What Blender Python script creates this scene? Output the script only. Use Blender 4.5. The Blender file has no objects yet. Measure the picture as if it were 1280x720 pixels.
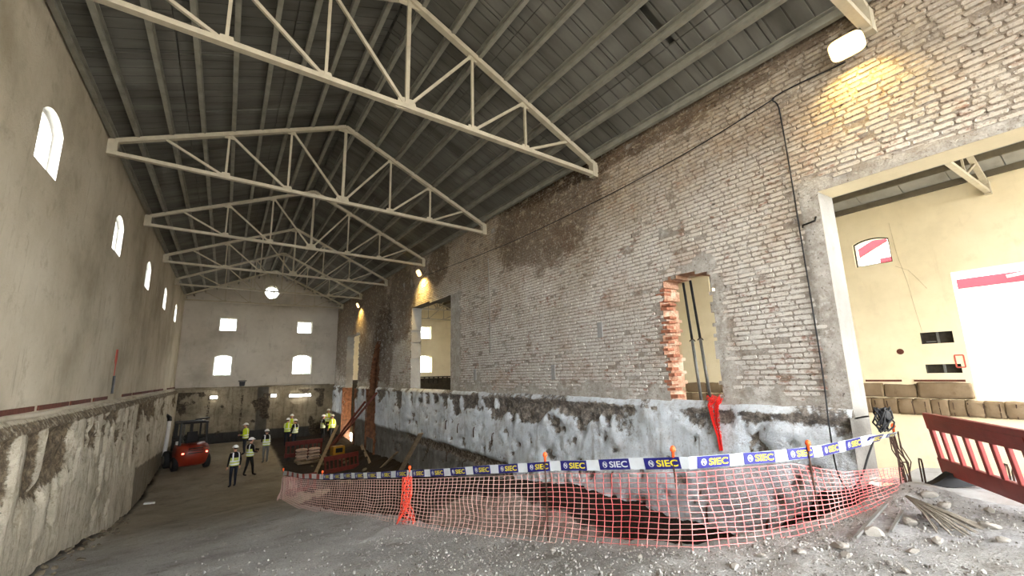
import bpy, bmesh, math, random
import numpy as np
from mathutils import Vector, Matrix
from mathutils.geometry import tessellate_polygon

random.seed(7)
SC = bpy.context.scene
COL = SC.collection
PI = math.pi
R = math.radians

# ------------------------------------------------------------------ camera
cam = bpy.data.cameras.new('camera')
cam.sensor_width = 36.0
cam.lens = 551.773 / 1280 * 36.0
cam.clip_start, cam.clip_end = 0.05, 400
camo = bpy.data.objects.new('camera', cam)
COL.objects.link(camo)
_y, _p, _r = R(32.7925), R(11.00923), R(-1.29553)
fw = Vector((math.sin(_y) * math.cos(_p), math.cos(_y) * math.cos(_p), math.sin(_p)))
rt = Vector((math.cos(_y), -math.sin(_y), 0))
up = rt.cross(fw)
rt2 = rt * math.cos(_r) + up * math.sin(_r)
up2 = -rt * math.sin(_r) + up * math.cos(_r)
mw = Matrix.Identity(4)
for i in range(3):
    mw[i][0], mw[i][1], mw[i][2] = rt2[i], up2[i], -fw[i]
mw[0][3], mw[1][3], mw[2][3] = 0, 0, 4.6
camo.matrix_world = mw
SC.camera = camo

# ------------------------------------------------------------------ world, exposure
wd = bpy.data.worlds.new('sky')
SC.world = wd
wd.use_nodes = True
_bg = wd.node_tree.nodes['Background']
_bg.inputs[0].default_value = (0.96, 0.98, 1.0, 1)
_bg.inputs[1].default_value = 14.0
SC.view_settings.view_transform = 'Standard'
SC.view_settings.look = 'None'
SC.view_settings.gamma = 1
SC.view_settings.use_curve_mapping = False
SC.view_settings.exposure = 0.72
SC.cycles.use_denoising = True
SC.cycles.max_bounces = 8
SC.cycles.diffuse_bounces = 5
SC.cycles.transparent_max_bounces = 12
SC.cycles.sample_clamp_indirect = 6


def area(name, loc, size, rot, power, col):
    l = bpy.data.lights.new(name, 'AREA')
    l.shape = 'RECTANGLE'
    l.size, l.size_y = size
    l.energy = power
    l.color = col
    o = bpy.data.objects.new(name, l)
    COL.objects.link(o)
    o.location = loc
    o.rotation_euler = rot
    return o


# ------------------------------------------------------------------ colours and node helpers
def c(r, g, b):
    def f(v):
        v /= 255.0
        return v / 12.92 if v <= 0.04045 else ((v + 0.055) / 1.055) ** 2.4
    return (f(r), f(g), f(b), 1.0)


class Mat:
    def __init__(s, name, rough=0.9, metal=0.0, spec=0.3):
        s.m = bpy.data.materials.new(name)
        s.m.use_nodes = True
        s.nt = s.m.node_tree
        s.b = s.nt.nodes['Principled BSDF']
        s.b.inputs['Roughness'].default_value = rough
        s.b.inputs['Metallic'].default_value = metal
        s.b.inputs['Specular IOR Level'].default_value = spec
        s.pos = s.n('ShaderNodeNewGeometry').outputs['Position']
        s._tc = None

    def n(s, t, **kw):
        x = s.nt.nodes.new(t)
        for k, v in kw.items():
            setattr(x, k, v)
        return x

    def set(s, sock, v):
        if isinstance(v, bpy.types.NodeSocket):
            s.nt.links.new(v, sock)
        else:
            sock.default_value = v

    def obj(s):
        if s._tc is None:
            s._tc = s.n('ShaderNodeTexCoord').outputs['Object']
        return s._tc

    def noise(s, scale, detail=5, rough=0.6, vec=None, stretch=None, dist=0.0):
        v = vec if vec is not None else s.pos
        if stretch:
            mp = s.n('ShaderNodeMapping')
            mp.inputs['Scale'].default_value = stretch
            s.set(mp.inputs['Vector'], v)
            v = mp.outputs[0]
        x = s.n('ShaderNodeTexNoise')
        s.set(x.inputs['Vector'], v)
        x.inputs['Scale'].default_value = scale
        x.inputs['Detail'].default_value = detail
        x.inputs['Roughness'].default_value = rough
        x.inputs['Distortion'].default_value = dist
        return x.outputs['Fac']

    def ramp(s, fac, stops):
        x = s.n('ShaderNodeValToRGB')
        e = x.color_ramp.elements
        while len(e) < len(stops):
            e.new(0.5)
        for k, (p, col) in enumerate(stops):
            e[k].position = p
            e[k].color = col if len(col) == 4 else (*col, 1)
        s.set(x.inputs[0], fac)
        return x.outputs[0]

    def rng(s, fac, a, b, lo=0.0, hi=1.0):
        x = s.n('ShaderNodeMapRange')
        x.interpolation_type = 'SMOOTHSTEP'
        s.set(x.inputs[0], fac)
        x.inputs[1].default_value, x.inputs[2].default_value = a, b
        x.inputs[3].default_value, x.inputs[4].default_value = lo, hi
        return x.outputs[0]

    def mix(s, fac, a, b, mode='MIX'):
        x = s.n('ShaderNodeMix')
        x.data_type = 'RGBA'
        x.blend_type = mode
        s.set(x.inputs[0], fac)
        s.set(x.inputs[6], a)
        s.set(x.inputs[7], b)
        return x.outputs[2]

    def math(s, op, a, b=0.0):
        x = s.n('ShaderNodeMath', operation=op)
        s.set(x.inputs[0], a)
        s.set(x.inputs[1], b)
        return x.outputs[0]

    def xyz(s, vec=None):
        x = s.n('ShaderNodeSeparateXYZ')
        s.set(x.inputs[0], vec if vec is not None else s.pos)
        return x.outputs

    def attr(s, name):
        return s.n('ShaderNodeAttribute', attribute_name=name).outputs['Fac']

    def color(s, col):
        s.set(s.b.inputs['Base Color'], col)
        return s

    def bump(s, h, strength=0.5, dist=0.02):
        x = s.n('ShaderNodeBump')
        x.inputs['Strength'].default_value = strength
        x.inputs['Distance'].default_value = dist
        s.set(x.inputs['Height'], h)
        s.set(s.b.inputs['Normal'], x.outputs[0])
        return s

    def emit(s, col, st):
        s.set(s.b.inputs['Emission Color'], col)
        s.b.inputs['Emission Strength'].default_value = st
        return s


def simple(name, col, rough=0.7, metal=0.0, var=0.15, scale=8, bump=0.15, local=True, spec=0.3):
    """plain paint / cloth / metal with a little grain and wear"""
    m = Mat(name, rough, metal, spec)
    v = m.obj() if local else m.pos
    nz = m.noise(scale, 5, 0.65, v)
    dark = tuple(x * (1 - var * 1.6) for x in col[:3]) + (1,)
    lite = tuple(min(1, x * (1 + var)) for x in col[:3]) + (1,)
    m.color(m.ramp(nz, [(0.28, dark), (0.55, col), (0.8, lite)]))
    if bump:
        m.bump(m.noise(scale * 5, 3, 0.6, v), bump, 0.01)
    return m.m


# ------------------------------------------------------------------ mesh helpers
def vn(x, y, seed=0):
    """2D value noise 0..1, numpy"""
    x = np.asarray(x, float)
    y = np.asarray(y, float)
    xi, yi = np.floor(x).astype(np.int64), np.floor(y).astype(np.int64)
    xf, yf = x - xi, y - yi
    xf, yf = xf * xf * (3 - 2 * xf), yf * yf * (3 - 2 * yf)

    def h(a, b):
        n = (a * 374761393 + b * 668265263 + seed * 2147483) & 0x7fffffff
        n = ((n ^ (n >> 13)) * 1274126177) & 0x7fffffff
        n = n ^ (n >> 16)
        return (n & 0xffff) / 65535.0
    return (h(xi, yi) * (1 - xf) + h(xi + 1, yi) * xf) * (1 - yf) + (h(xi, yi + 1) * (1 - xf) + h(xi + 1, yi + 1) * xf) * yf


def fbm(x, y, seed=0, oct=4):
    s, a, t = 0, 0.5, 0
    for k in range(oct):
        s = s + a * vn(x * 2 ** k, y * 2 ** k, seed + k * 17)
        t += a
        a *= 0.55
    return s / t


def sstep(a, b, x):
    t = np.clip((x - a) / (b - a), 0, 1)
    return t * t * (3 - 2 * t)


class MB:
    def __init__(s):
        s.v, s.f = [], []

    def add(s, vs, fs):
        o = len(s.v)
        s.v.extend([tuple(p) for p in vs])
        s.f.extend([tuple(i + o for i in f) for f in fs])
        return s

    def box(s, cx, cy, cz, sx, sy, sz, rot=None, taper=1.0, bev=0.0):
        hx, hy, hz = sx / 2, sy / 2, sz / 2
        if bev > 0:
            b = min(bev, hx * .8, hy * .8, hz * .8)
            pts, fs = [], []
            bm = bmesh.new()
            bmesh.ops.create_cube(bm, size=1)
            for v in bm.verts:
                v.co = Vector((v.co.x * sx, v.co.y * sy, v.co.z * sz))
                if v.co.z > 0:
                    v.co.x *= taper
                    v.co.y *= taper
            bmesh.ops.bevel(bm, geom=bm.edges[:] + bm.verts[:], offset=b, segments=2, affect='EDGES', profile=0.6)
            pts = [v.co.copy() for v in bm.verts]
            bm.verts.index_update()
            fs = [[v.index for v in f.verts] for f in bm.faces]
            bm.free()
        else:
            pts = [Vector((x * (taper if z > 0 else 1), y * (taper if z > 0 else 1), z)) for z in (-hz, hz) for y in (-hy, hy) for x in (-hx, hx)]
            fs = [(0, 2, 3, 1), (4, 5, 7, 6), (0, 1, 5, 4), (2, 6, 7, 3), (0, 4, 6, 2), (1, 3, 7, 5)]
        if rot is not None:
            pts = [rot @ p for p in pts]
        return s.add([(p.x + cx, p.y + cy, p.z + cz) for p in pts], fs)

    def bar(s, a, b, w, h, upv=(0, 0, 1)):
        a, b = Vector(a), Vector(b)
        d = (b - a).normalized()
        u = Vector(upv)
        sd = d.cross(u)
        if sd.length < 1e-4:
            sd = d.cross(Vector((0, 1, 0)))
        sd.normalize()
        u = sd.cross(d)
        vs = [p + sd * (x * w / 2) + u * (y * h / 2) for p in (a, b) for x, y in ((-1, -1), (1, -1), (1, 1), (-1, 1))]
        return s.add(vs, [(3, 2, 1, 0), (4, 5, 6, 7), (0, 1, 5, 4), (1, 2, 6, 5), (2, 3, 7, 6), (3, 0, 4, 7)])

    def tube(s, pts, r, n=6, cap=True):
        pts = [Vector(p) for p in pts]
        rs = r if isinstance(r, (list, tuple)) else [r] * len(pts)
        base = len(s.v)
        prev = None
        for i, p in enumerate(pts):
            d = (pts[min(i + 1, len(pts) - 1)] - pts[max(i - 1, 0)])
            d = d.normalized() if d.length > 1e-9 else Vector((0, 0, 1))
            if prev is None:
                u = d.orthogonal().normalized()
            else:
                u = (prev - d * prev.dot(d))
                u = u.normalized() if u.length > 1e-6 else d.orthogonal().normalized()
            prev = u
            w = d.cross(u)
            for k in range(n):
                a = 2 * PI * k / n
                s.v.append(tuple(p + (u * math.cos(a) + w * math.sin(a)) * rs[i]))
        for i in range(len(pts) - 1):
            for k in range(n):
                k2 = (k + 1) % n
                s.f.append((base + i * n + k, base + i * n + k2, base + (i + 1) * n + k2, base + (i + 1) * n + k))
        if cap:
            s.f.append(tuple(base + k for k in range(n))[::-1])
            e = base + (len(pts) - 1) * n
            s.f.append(tuple(e + k for k in range(n)))
        return s

    def loft(s, rings, cap=True, closed=True):
        base = len(s.v)
        n = len(rings[0])
        for r in rings:
            s.v.extend([tuple(p) for p in r])
        for i in range(len(rings) - 1):
            for k in range(n if closed else n - 1):
                k2 = (k + 1) % n
                s.f.append((base + i * n + k, base + i * n + k2, base + (i + 1) * n + k2, base + (i + 1) * n + k))
        if cap:
            s.f.append(tuple(base + k for k in range(n))[::-1])
            e = base + (len(rings) - 1) * n
            s.f.append(tuple(e + k for k in range(n)))
        return s

    def ell(s, cx, cy, cz, rx, ry, rz, nu=12, nv=8, v0=-1.0, v1=1.0):
        rings = []
        for j in range(nv + 1):
            t = v0 + (v1 - v0) * j / nv
            a = t * PI / 2
            k = max(math.cos(a), 0.02)
            rings.append([(cx + rx * k * math.cos(2 * PI * i / nu), cy + ry * k * math.sin(2 * PI * i / nu), cz + rz * math.sin(a)) for i in range(nu)])
        return s.loft(rings)

    def mesh(s, name, smooth=False):
        me = bpy.data.meshes.new(name)
        me.from_pydata(s.v, [], s.f)
        if smooth:
            me.polygons.foreach_set('use_smooth', [True] * len(me.polygons))
        me.update()
        return me

    def build(s, name, mat, parent=None, smooth=False, loc=None):
        return put(name, s.mesh(name, smooth), mat, parent, loc)


def put(name, me, mat, parent=None, loc=None):
    if mat is not None:
        for m in (mat if isinstance(mat, (list, tuple)) else [mat]):
            if len(me.materials) < (len(mat) if isinstance(mat, (list, tuple)) else 1):
                me.materials.append(m)
    o = bpy.data.objects.new(name, me)
    COL.objects.link(o)
    if parent is not None:
        o.parent = parent
    if loc is not None:
        o.location = loc
    return o


def empty(name, loc=(0, 0, 0), rz=0.0):
    o = bpy.data.objects.new(name, None)
    o.empty_display_size = 0.2
    COL.objects.link(o)
    o.location = loc
    o.rotation_euler = (0, 0, rz)
    return o


def tag(o, label=None, cat=None, group=None, kind=None):
    if label:
        o['label'] = label
    if cat:
        o['category'] = cat
    if group:
        o['group'] = group
    if kind:
        o['kind'] = kind
    return o


def struct(o, label, cat):
    return tag(o, label, cat, None, 'structure')


def copy_tree(o, parent=None):
    k = o.copy()
    COL.objects.link(k)
    k.parent = parent
    for ch in list(o.children):
        copy_tree(ch, k)
    return k


def grid_mesh(name, P, keep=None, attrs=None, smooth=True):
    """P: (nu,nv,3) array of points; keep: (nu-1,nv-1) bool"""
    nu, nv = P.shape[:2]
    idx = np.arange(nu * nv).reshape(nu, nv)
    q = np.stack([idx[:-1, :-1], idx[1:, :-1], idx[1:, 1:], idx[:-1, 1:]], -1)
    q = q[keep] if keep is not None else q.reshape(-1, 4)
    q = q.reshape(-1, 4)
    me = bpy.data.meshes.new(name)
    me.vertices.add(nu * nv)
    me.vertices.foreach_set('co', P.reshape(-1).astype(np.float32))
    me.loops.add(len(q) * 4)
    me.loops.foreach_set('vertex_index', q.reshape(-1).astype(np.int32))
    me.polygons.add(len(q))
    me.polygons.foreach_set('loop_start', np.arange(0, len(q) * 4, 4, dtype=np.int32))
    me.polygons.foreach_set('loop_total', np.full(len(q), 4, dtype=np.int32))
    me.polygons.foreach_set('use_smooth', np.full(len(q), smooth))
    for k, a in (attrs or {}).items():
        at = me.attributes.new(k, 'FLOAT', 'POINT')
        at.data.foreach_set('value', a.reshape(-1).astype(np.float32))
    me.update(calc_edges=True)
    return me


def quads_mesh(name, V, smooth=False):
    """V: (n,4,3) separate quads"""
    n = len(V)
    me = bpy.data.meshes.new(name)
    me.vertices.add(n * 4)
    me.vertices.foreach_set('co', V.reshape(-1).astype(np.float32))
    me.loops.add(n * 4)
    me.loops.foreach_set('vertex_index', np.arange(n * 4, dtype=np.int32))
    me.polygons.add(n)
    me.polygons.foreach_set('loop_start', np.arange(0, n * 4, 4, dtype=np.int32))
    me.polygons.foreach_set('loop_total', np.full(n, 4, dtype=np.int32))
    me.update(calc_edges=True)
    return me


def poly_wall(mb, outer, holes, to3):
    """planar polygon with holes; to3 maps (u,z) to a 3D point"""
    loops = [[Vector((u, z, 0)) for u, z in outer]] + [[Vector((u, z, 0)) for u, z in h] for h in holes]
    flat = [p for l in loops for p in l]
    tris = tessellate_polygon(loops)
    mb.add([to3(p.x, p.y) for p in flat], [t for t in tris])


def reveal(mb, loop, to3a, to3b, closed=True):
    n = len(loop)
    base = [to3a(u, z) for u, z in loop] + [to3b(u, z) for u, z in loop]
    mb.add(base, [(k, (k + 1) % n, n + (k + 1) % n, n + k) for k in range(n if closed else n - 1)])


def arch(u0, u1, z0, z1, rise, n=8):
    pts = [(u0, z0), (u1, z0)]
    for k in range(n + 1):
        t = k / n
        pts.append((u1 + (u0 - u1) * t, z1 - rise + rise * math.sin(PI * t) ** 0.8))
    return pts


def jag(loop, step, amp, seed):
    """roughen an outline the way broken masonry is"""
    rnd = random.Random(seed)
    out = []
    n = len(loop)
    for k in range(n):
        a, b = loop[k], loop[(k + 1) % n]
        L = math.hypot(b[0] - a[0], b[1] - a[1])
        m = max(1, int(L / step))
        for j in range(m):
            t = j / m
            j1, j2 = (0, 0) if j == 0 else (rnd.uniform(-amp, amp), rnd.uniform(-amp * .4, amp * .4))
            nx, ny = (b[1] - a[1]) / L, -(b[0] - a[0]) / L
            out.append((a[0] + (b[0] - a[0]) * t + nx * j1, a[1] + (b[1] - a[1]) * t + ny * j1))
    return out


def inside(loop, u, z):
    k = False
    n = len(loop)
    for i in range(n):
        (x1, y1), (x2, y2) = loop[i], loop[(i + 1) % n]
        if (y1 > z) != (y2 > z) and u < (x2 - x1) * (z - y1) / (y2 - y1) + x1:
            k = not k
    return k


# ------------------------------------------------------------------ key dimensions (metres)
XL, XR, XR2, XO = -2.7, 7.2, 7.65, 18.0     # hall left wall, dividing wall faces, outer wall of the side room
YN, YF = -6.0, 36.7                          # near and far ends
XA = 2.44                                    # ridge line of the hall
TY = [1.78, 7.28, 12.75, 18.4, 23.95, 29.45, 35.0]
zRidge = lambda Y: 11.92 + 0.012 * (Y - 10)
zEaveR = lambda Y: 9.56 + 0.0185 * (Y - 10)
zEaveL = lambda Y: 10.03
PY = [-6, 0, 2.75, 5.5, 8.2, 10.9, 13, 15, 18, 21.5, 24, 28, 32, 36.7]
PZ = [3.45, 3.2, 3.02, 2.52, 2.12, 1.72, 1.42, 1.12, .62, .15, 0, .12, .3, .5]
fence = [(7.47, 2.39, 3.04, 3.72), (6.92, 2.34, 3.03, 3.75), (6.37, 2.36, 3.0, 3.75), (5.82, 2.37, 2.97, 3.74), (5.27, 2.37, 2.96, 3.74),
         (4.73, 2.47, 2.96, 3.75), (4.2, 2.62, 2.97, 3.76), (3.67, 2.75, 3.0, 3.77), (3.57, 3.29, 2.88, 3.69), (3.47, 3.83, 2.77, 3.61),
         (3.37, 4.37, 2.68, 3.54), (3.17, 5.45, 2.51, 3.35), (2.97, 6.54, 2.35, 3.17), (2.77, 7.62, 2.2, 2.99), (2.57, 8.7, 2.05, 2.82),
         (2.37, 9.78, 1.9, 2.65), (2.17, 10.86, 1.73, 2.48), (2.07, 11.4, 1.64, 2.4), (1.87, 12.8, 1.5, 2.2), (1.66, 15.0, 1.33, 1.95)]

# ------------------------------------------------------------------ materials of the place
def plaster(name, tones, stain, bump=0.5, seed=0.0, streak=0.5):
    m = Mat(name, 0.95, spec=0.15)
    big = m.noise(0.35, 6, 0.65)
    mid = m.noise(2.2, 6, 0.7)
    fine = m.noise(26, 4, 0.7)
    col = m.ramp(big, [(0.3, tones[0]), (0.5, tones[1]), (0.7, tones[2])])
    col = m.mix(m.rng(mid, 0.52, 0.72, 0, 0.55), col, tones[0])
    st = m.noise(1.1, 6, 0.75, None, (2.2, 2.2, 0.35))
    col = m.mix(m.rng(st, 0.56, 0.74, 0, streak), col, stain)
    col = m.mix(m.rng(fine, 0.62, 0.78, 0, 0.5), col, stain)
    m.color(col)
    h = m.math('ADD', m.math('MULTIPLY', mid, 0.7), m.math('MULTIPLY', fine, 0.25))
    m.bump(h, bump, 0.05)
    return m.m


M_left = plaster('left_wall_plaster', (c(154, 143, 121), c(188, 177, 155), c(204, 194, 173)), c(102, 90, 73), 0.85)
M_far = plaster('far_wall_plaster', (c(164, 156, 142), c(192, 184, 170), c(204, 197, 184)), c(120, 111, 98), 0.4)
M_cream = plaster('cream_room_plaster', (c(214, 200, 166), c(228, 214, 180), c(236, 224, 194)), c(186, 168, 132), 0.25, streak=0.25)
M_jamb = plaster('opening_reveal_plaster', (c(108, 105, 99), c(130, 127, 121), c(146, 143, 137)), c(84, 79, 72), 0.6, streak=0.4)


def rough_wall(name, pl, rub, low, streak=0.6):
    """old plaster where mask is 0, broken masonry where it is 1, the low tone (footing concrete on the right wall) where 'low' is 1"""
    m = Mat(name, 0.95, spec=0.15)
    a = m.attr('mask')
    lowa = m.attr('low')
    big = m.noise(0.8, 6, 0.7)
    fine = m.noise(14, 6, 0.75)
    st = m.noise(2.0, 6, 0.75, None, (3.0, 3.0, 0.3))
    p = m.ramp(big, [(0.3, pl[0]), (0.5, pl[1]), (0.68, pl[2])])
    p = m.mix(m.rng(st, 0.5, 0.7, 0, streak), p, pl[3])
    p = m.mix(m.rng(fine, 0.58, 0.72, 0, 0.6), p, pl[3])
    r = m.ramp(m.noise(8, 7, 0.8), [(0.36, tuple(q * 0.45 for q in rub[0][:3]) + (1,)), (0.47, rub[0]), (0.54, rub[1]), (0.66, rub[2])])
    l = m.ramp(m.noise(3.0, 6, 0.7, None, (1, 1, 0.4)), [(0.3, low[0]), (0.7, low[1])])
    brk = m.noise(7.0, 8, 0.8)
    edge = m.math('ADD', m.math('MULTIPLY', a, 0.75), m.math('MULTIPLY', m.math('SUBTRACT', brk, 0.5), 1.5))
    gr_ = m.noise(3.3, 8, 0.78)
    p = m.mix(m.rng(gr_, 0.5, 0.64, 0, 0.5), p, pl[3])
    p = m.mix(m.rng(m.noise(24, 5, 0.8), 0.56, 0.68, 0, 0.6), p, rub[1])
    col = m.mix(lowa, p, l)
    col = m.mix(m.rng(edge, 0.38, 0.62, 0, 0.9), col, r)
    col = m.mix(m.rng(brk, 0.40, 0.28, 0, 0.5), col, pl[2])
    m.color(col)
    m.bump(m.math('ADD', fine, m.math('MULTIPLY', m.noise(45, 4, 0.7), 0.5)), 0.9, 0.05)
    return m.m


M_dado = rough_wall('right_dado_plaster', (c(186, 192, 199), c(220, 226, 232), c(238, 242, 246), c(146, 140, 133)),
                    (c(84, 72, 60), c(132, 120, 106), c(180, 170, 158)), (c(96, 92, 86), c(140, 137, 130)))
M_leftlow = rough_wall('left_dado_plaster', (c(160, 150, 130), c(198, 188, 166), c(216, 206, 186), c(122, 109, 88)),
                       (c(84, 70, 53), c(114, 98, 76), c(146, 129, 104)), (c(84, 76, 62), c(110, 100, 84)), 0.75)
M_farlow = rough_wall('far_dado_plaster', (c(116, 106, 88), c(140, 130, 110), c(156, 146, 126), c(88, 78, 62)),
                      (c(52, 46, 40), c(78, 68, 56), c(104, 92, 76)), (c(48, 48, 48), c(66, 66, 66)), 0.7)


def brick_mat(name, mortar=False):
    m = Mat(name, 0.95, spec=0.12)
    y, z = m.xyz()[1], m.xyz()[2]
    big = m.noise(0.42, 5, 0.65)
    mid = m.noise(2.4, 6, 0.75)
    brk = m.noise(6.0, 2, 0.5, None, (1, 1, 3.0))
    fine = m.noise(30, 5, 0.75)
    wash = m.ramp(big, [(0.32, c(176, 164, 146)), (0.5, c(212, 204, 192)), (0.68, c(226, 222, 216))])
    cool = m.rng(z, 7.4, 4.6, 0.0, 0.75)
    wash = m.mix(cool, wash, c(200, 196, 190))
    red = m.ramp(fine, [(0.3, c(110, 66, 50)), (0.6, c(150, 96, 74)), (0.8, c(168, 120, 98))])
    k = m.math('ADD', m.math('MULTIPLY', mid, 0.6), m.math('MULTIPLY', brk, 0.4))
    col = m.mix(m.rng(k, 0.53, 0.64, 0, 0.8), wash, red)
    col = m.mix(m.rng(m.noise(0.55, 5, 0.7, None, (1, 1, 1.6)), 0.5, 0.66, 0, 0.55), col, c(168, 138, 116))
    col = m.mix(m.rng(z, 6.9, 8.8, 0, 0.62), col, m.ramp(mid, [(.35, c(120, 98, 72)), (.55, c(164, 142, 112)), (.7, c(186, 168, 142))]))
    col = m.mix(m.rng(fine, 0.55, 0.75, 0, 0.55), col, c(112, 96, 80))
    # the brown damp patches high on the wall, and the broad browner far end: they have their own outline
    def blob(y0, z0, ry, rz):
        dy = m.math('DIVIDE', m.math('SUBTRACT', y, y0), ry)
        dz = m.math('DIVIDE', m.math('SUBTRACT', z, z0), rz)
        r2 = m.math('ADD', m.math('MULTIPLY', dy, dy), m.math('MULTIPLY', dz, dz))
        return m.math('ADD', r2, m.math('MULTIPLY', m.math('SUBTRACT', m.noise(1.3, 6, 0.75), 0.5), 1.7))
    for b in ((9.5, 9.05, 2.7, 1.7), (21.8, 8.2, 2.2, 2.0), (16.9, 9.2, 1.1, 0.9), (30.5, 7.6, 7.5, 3.6), (6.0, 9.85, 5.5, 0.6), (24.5, 6.0, 2.0, 2.6)):
        col = m.mix(m.rng(blob(*b), 1.15, 0.75, 0, 0.8), col, m.mix(0.86, col, c(112, 88, 60), 'MULTIPLY'))
    if mortar:
        # repair plaster over the brick round the openings, and bare recessed joints elsewhere
        pm = m.attr('mask')
        jm = m.mix(m.rng(fine, 0.35, 0.7), c(84, 70, 57), c(140, 127, 110))
        gp = m.mix(m.rng(fine, 0.5, 0.7, 0, 0.5), m.ramp(mid, [(0.3, c(142, 134, 124)), (0.55, c(176, 171, 163)), (0.75, c(198, 193, 186))]), c(124, 112, 98))
        col = m.mix(pm, m.mix(0.65, col, jm), gp)
    speck = m.noise(11, 6, 0.8)
    ww = m.noise(3.2, 7, 0.75, None, (1, 1, 1.5), 0.4)
    col = m.mix(m.rng(ww, 0.52, 0.64, 0, 0.62), col, m.mix(m.rng(z, 6.6, 8.6), c(206, 203, 198), c(190, 174, 148)))
    col = m.mix(m.rng(speck, 0.53, 0.65, 0, 0.6), col, c(116, 98, 82))
    col = m.mix(m.rng(m.noise(17, 3, 0.6), 0.62, 0.70, 0, 0.75), col, c(66, 54, 44))
    col = m.mix(m.rng(speck, 0.46, 0.34, 0, 0.45), col, c(216, 210, 200))
    m.color(col)
    m.bump(m.math('ADD', fine, m.math('MULTIPLY', speck, 1.2)), 0.8, 0.02)
    return m.m


M_brick = brick_mat('whitewashed_brick')
M_mortar = brick_mat('brick_wall_mortar', True)
M_redbrick = simple('bare_red_brick', c(160, 104, 80), 0.95, 0, 0.3, 10, 0.5)


def rubble_mat():
    m = Mat('broken_brick_core', 0.95, spec=0.1)
    f = m.noise(9, 6, 0.75)
    g = m.noise(3.5, 4, 0.6)
    col = m.ramp(f, [(0.3, c(126, 92, 74)), (0.5, c(186, 144, 118)), (0.7, c(210, 184, 160))])
    col = m.mix(m.rng(g, 0.5, 0.65, 0, 0.8), col, c(206, 190, 168))
    m.color(col)
    m.bump(f, 1.0, 0.08)
    return m.m


M_rubble = rubble_mat()
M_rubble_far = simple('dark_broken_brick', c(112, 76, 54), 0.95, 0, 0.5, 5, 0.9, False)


def ground_mat():
    m = Mat('site_ground', 0.95, spec=0.15)
    y = m.xyz()[1]
    big = m.noise(0.5, 6, 0.65)
    grit = m.noise(38, 5, 0.8)
    peb = m.n('ShaderNodeTexVoronoi')
    m.set(peb.inputs['Vector'], m.pos)
    peb.inputs['Scale'].default_value = 48
    soil_shade = m.attr('soil_shade')
    grey = m.ramp(big, [(0.3, c(136, 135, 132)), (0.5, c(168, 167, 164)), (0.7, c(188, 187, 185))])
    brown = m.ramp(big, [(0.3, c(132, 121, 103)), (0.6, c(162, 151, 131))])
    col = m.mix(m.rng(y, 7.0, 19.0), grey, brown)
    col = m.mix(m.rng(grit, 0.50, 0.66, 0, 0.75), col, c(72, 67, 61))
    col = m.mix(m.rng(m.noise(70, 2, 0.6), 0.60, 0.70, 0, 0.6), col, c(198, 196, 192))
    col = m.mix(m.rng(m.noise(1.7, 6, 0.7), 0.52, 0.68, 0, 0.45), col, c(100, 91, 78))
    pale = m.rng(peb.outputs['Color'], 0.72, 0.8, 0, 0.85)
    near = m.attr('grit')
    col = m.mix(m.math('MULTIPLY', pale, near), col, c(168, 165, 160))
    soil = m.ramp(grit, [(0.35, c(27, 22, 18)), (0.6, c(50, 41, 34)), (0.8, c(84, 72, 61))])  # near-black soil tones, dark enough to carry the pit's shade too
    col = m.mix(m.rng(m.math('ADD', soil_shade, m.math('MULTIPLY', m.math('SUBTRACT', big, 0.5), 0.6)), 0.35, 0.65), col, soil)
    pk = m.attr('pink')
    col = m.mix(pk, col, m.ramp(grit, [(0.3, c(120, 100, 92)), (0.6, c(176, 160, 150)), (0.8, c(196, 184, 176))]))
    col = m.mix(m.attr('dust'), col, m.ramp(m.noise(9, 6, .75), [(.35, c(136, 134, 134)), (.6, c(184, 184, 188))]))
    m.color(col)
    m.bump(m.math('ADD', m.math('MULTIPLY', m.noise(55, 4, 0.7), 0.7), m.noise(9, 6, 0.75)), 0.9, 0.05)
    return m.m


M_ground = ground_mat()
M_slab = plaster('concrete_slab', (c(132, 128, 124), c(160, 158, 156), c(178, 177, 176)), c(104, 98, 92), 0.7)


def deck_mat():
    m = Mat('roof_sheeting', 0.85, spec=0.2)
    y = m.xyz()[1]
    w = m.math('SINE', m.math('MULTIPLY', y, 2 * PI / 0.28))
    big = m.noise(0.9, 5, 0.6, None, (0.35, 1.5, 0.35))
    col = m.ramp(big, [(0.3, c(74, 72, 65)), (0.52, c(102, 100, 93)), (0.7, c(120, 118, 111))])
    col = m.mix(m.rng(w, 0.985, 1.0, 0, 0.8), col, c(34, 31, 28))
    m.color(col)
    m.bump(m.rng(w, 0.9, 1.0, 1, 0), 0.5, 0.02)
    return m.m


M_deck = deck_mat()
M_purlin = simple('purlin_grey_paint', c(142, 139, 127), 0.7, 0.0, 0.2, 3, 0.1, False)
M_truss = simple('cream_truss_paint', c(180, 170, 148), 0.55, 0.0, 0.12, 5, 0.05, True)
M_white = simple('white_frame_paint', c(228, 226, 222), 0.5, 0, 0.05, 6, 0.03)
M_black = simple('black_rubber', c(30, 30, 31), 0.7, 0, 0.2, 12, 0.1)
M_frame0 = simple('black_iron', c(28, 27, 26), .6, .3, .2, 12, .1)
M_steel = simple('rusty_rebar', c(74, 54, 44), 0.8, 0.4, 0.3, 30, 0.2)
M_galv = simple('grey_steel_tube', c(120, 120, 116), 0.5, 0.5, 0.15, 12, 0.05)
M_wood = simple('weathered_timber', c(134, 116, 92), 0.85, 0, 0.25, 7, 0.3)
M_redwood = simple('red_brown_prop_paint', c(120, 60, 46), 0.7, 0, 0.25, 10, 0.15)
M_redplastic = simple('red_barrier_plastic', c(132, 48, 42), 0.45, 0, 0.16, 6, 0.05, spec=0.4)
M_reddark = simple('dark_red_barrier_plastic', c(92, 36, 30), .6, 0, .2, 6, .05)  # darker copy of the barrier red, for the barriers at the back
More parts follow.
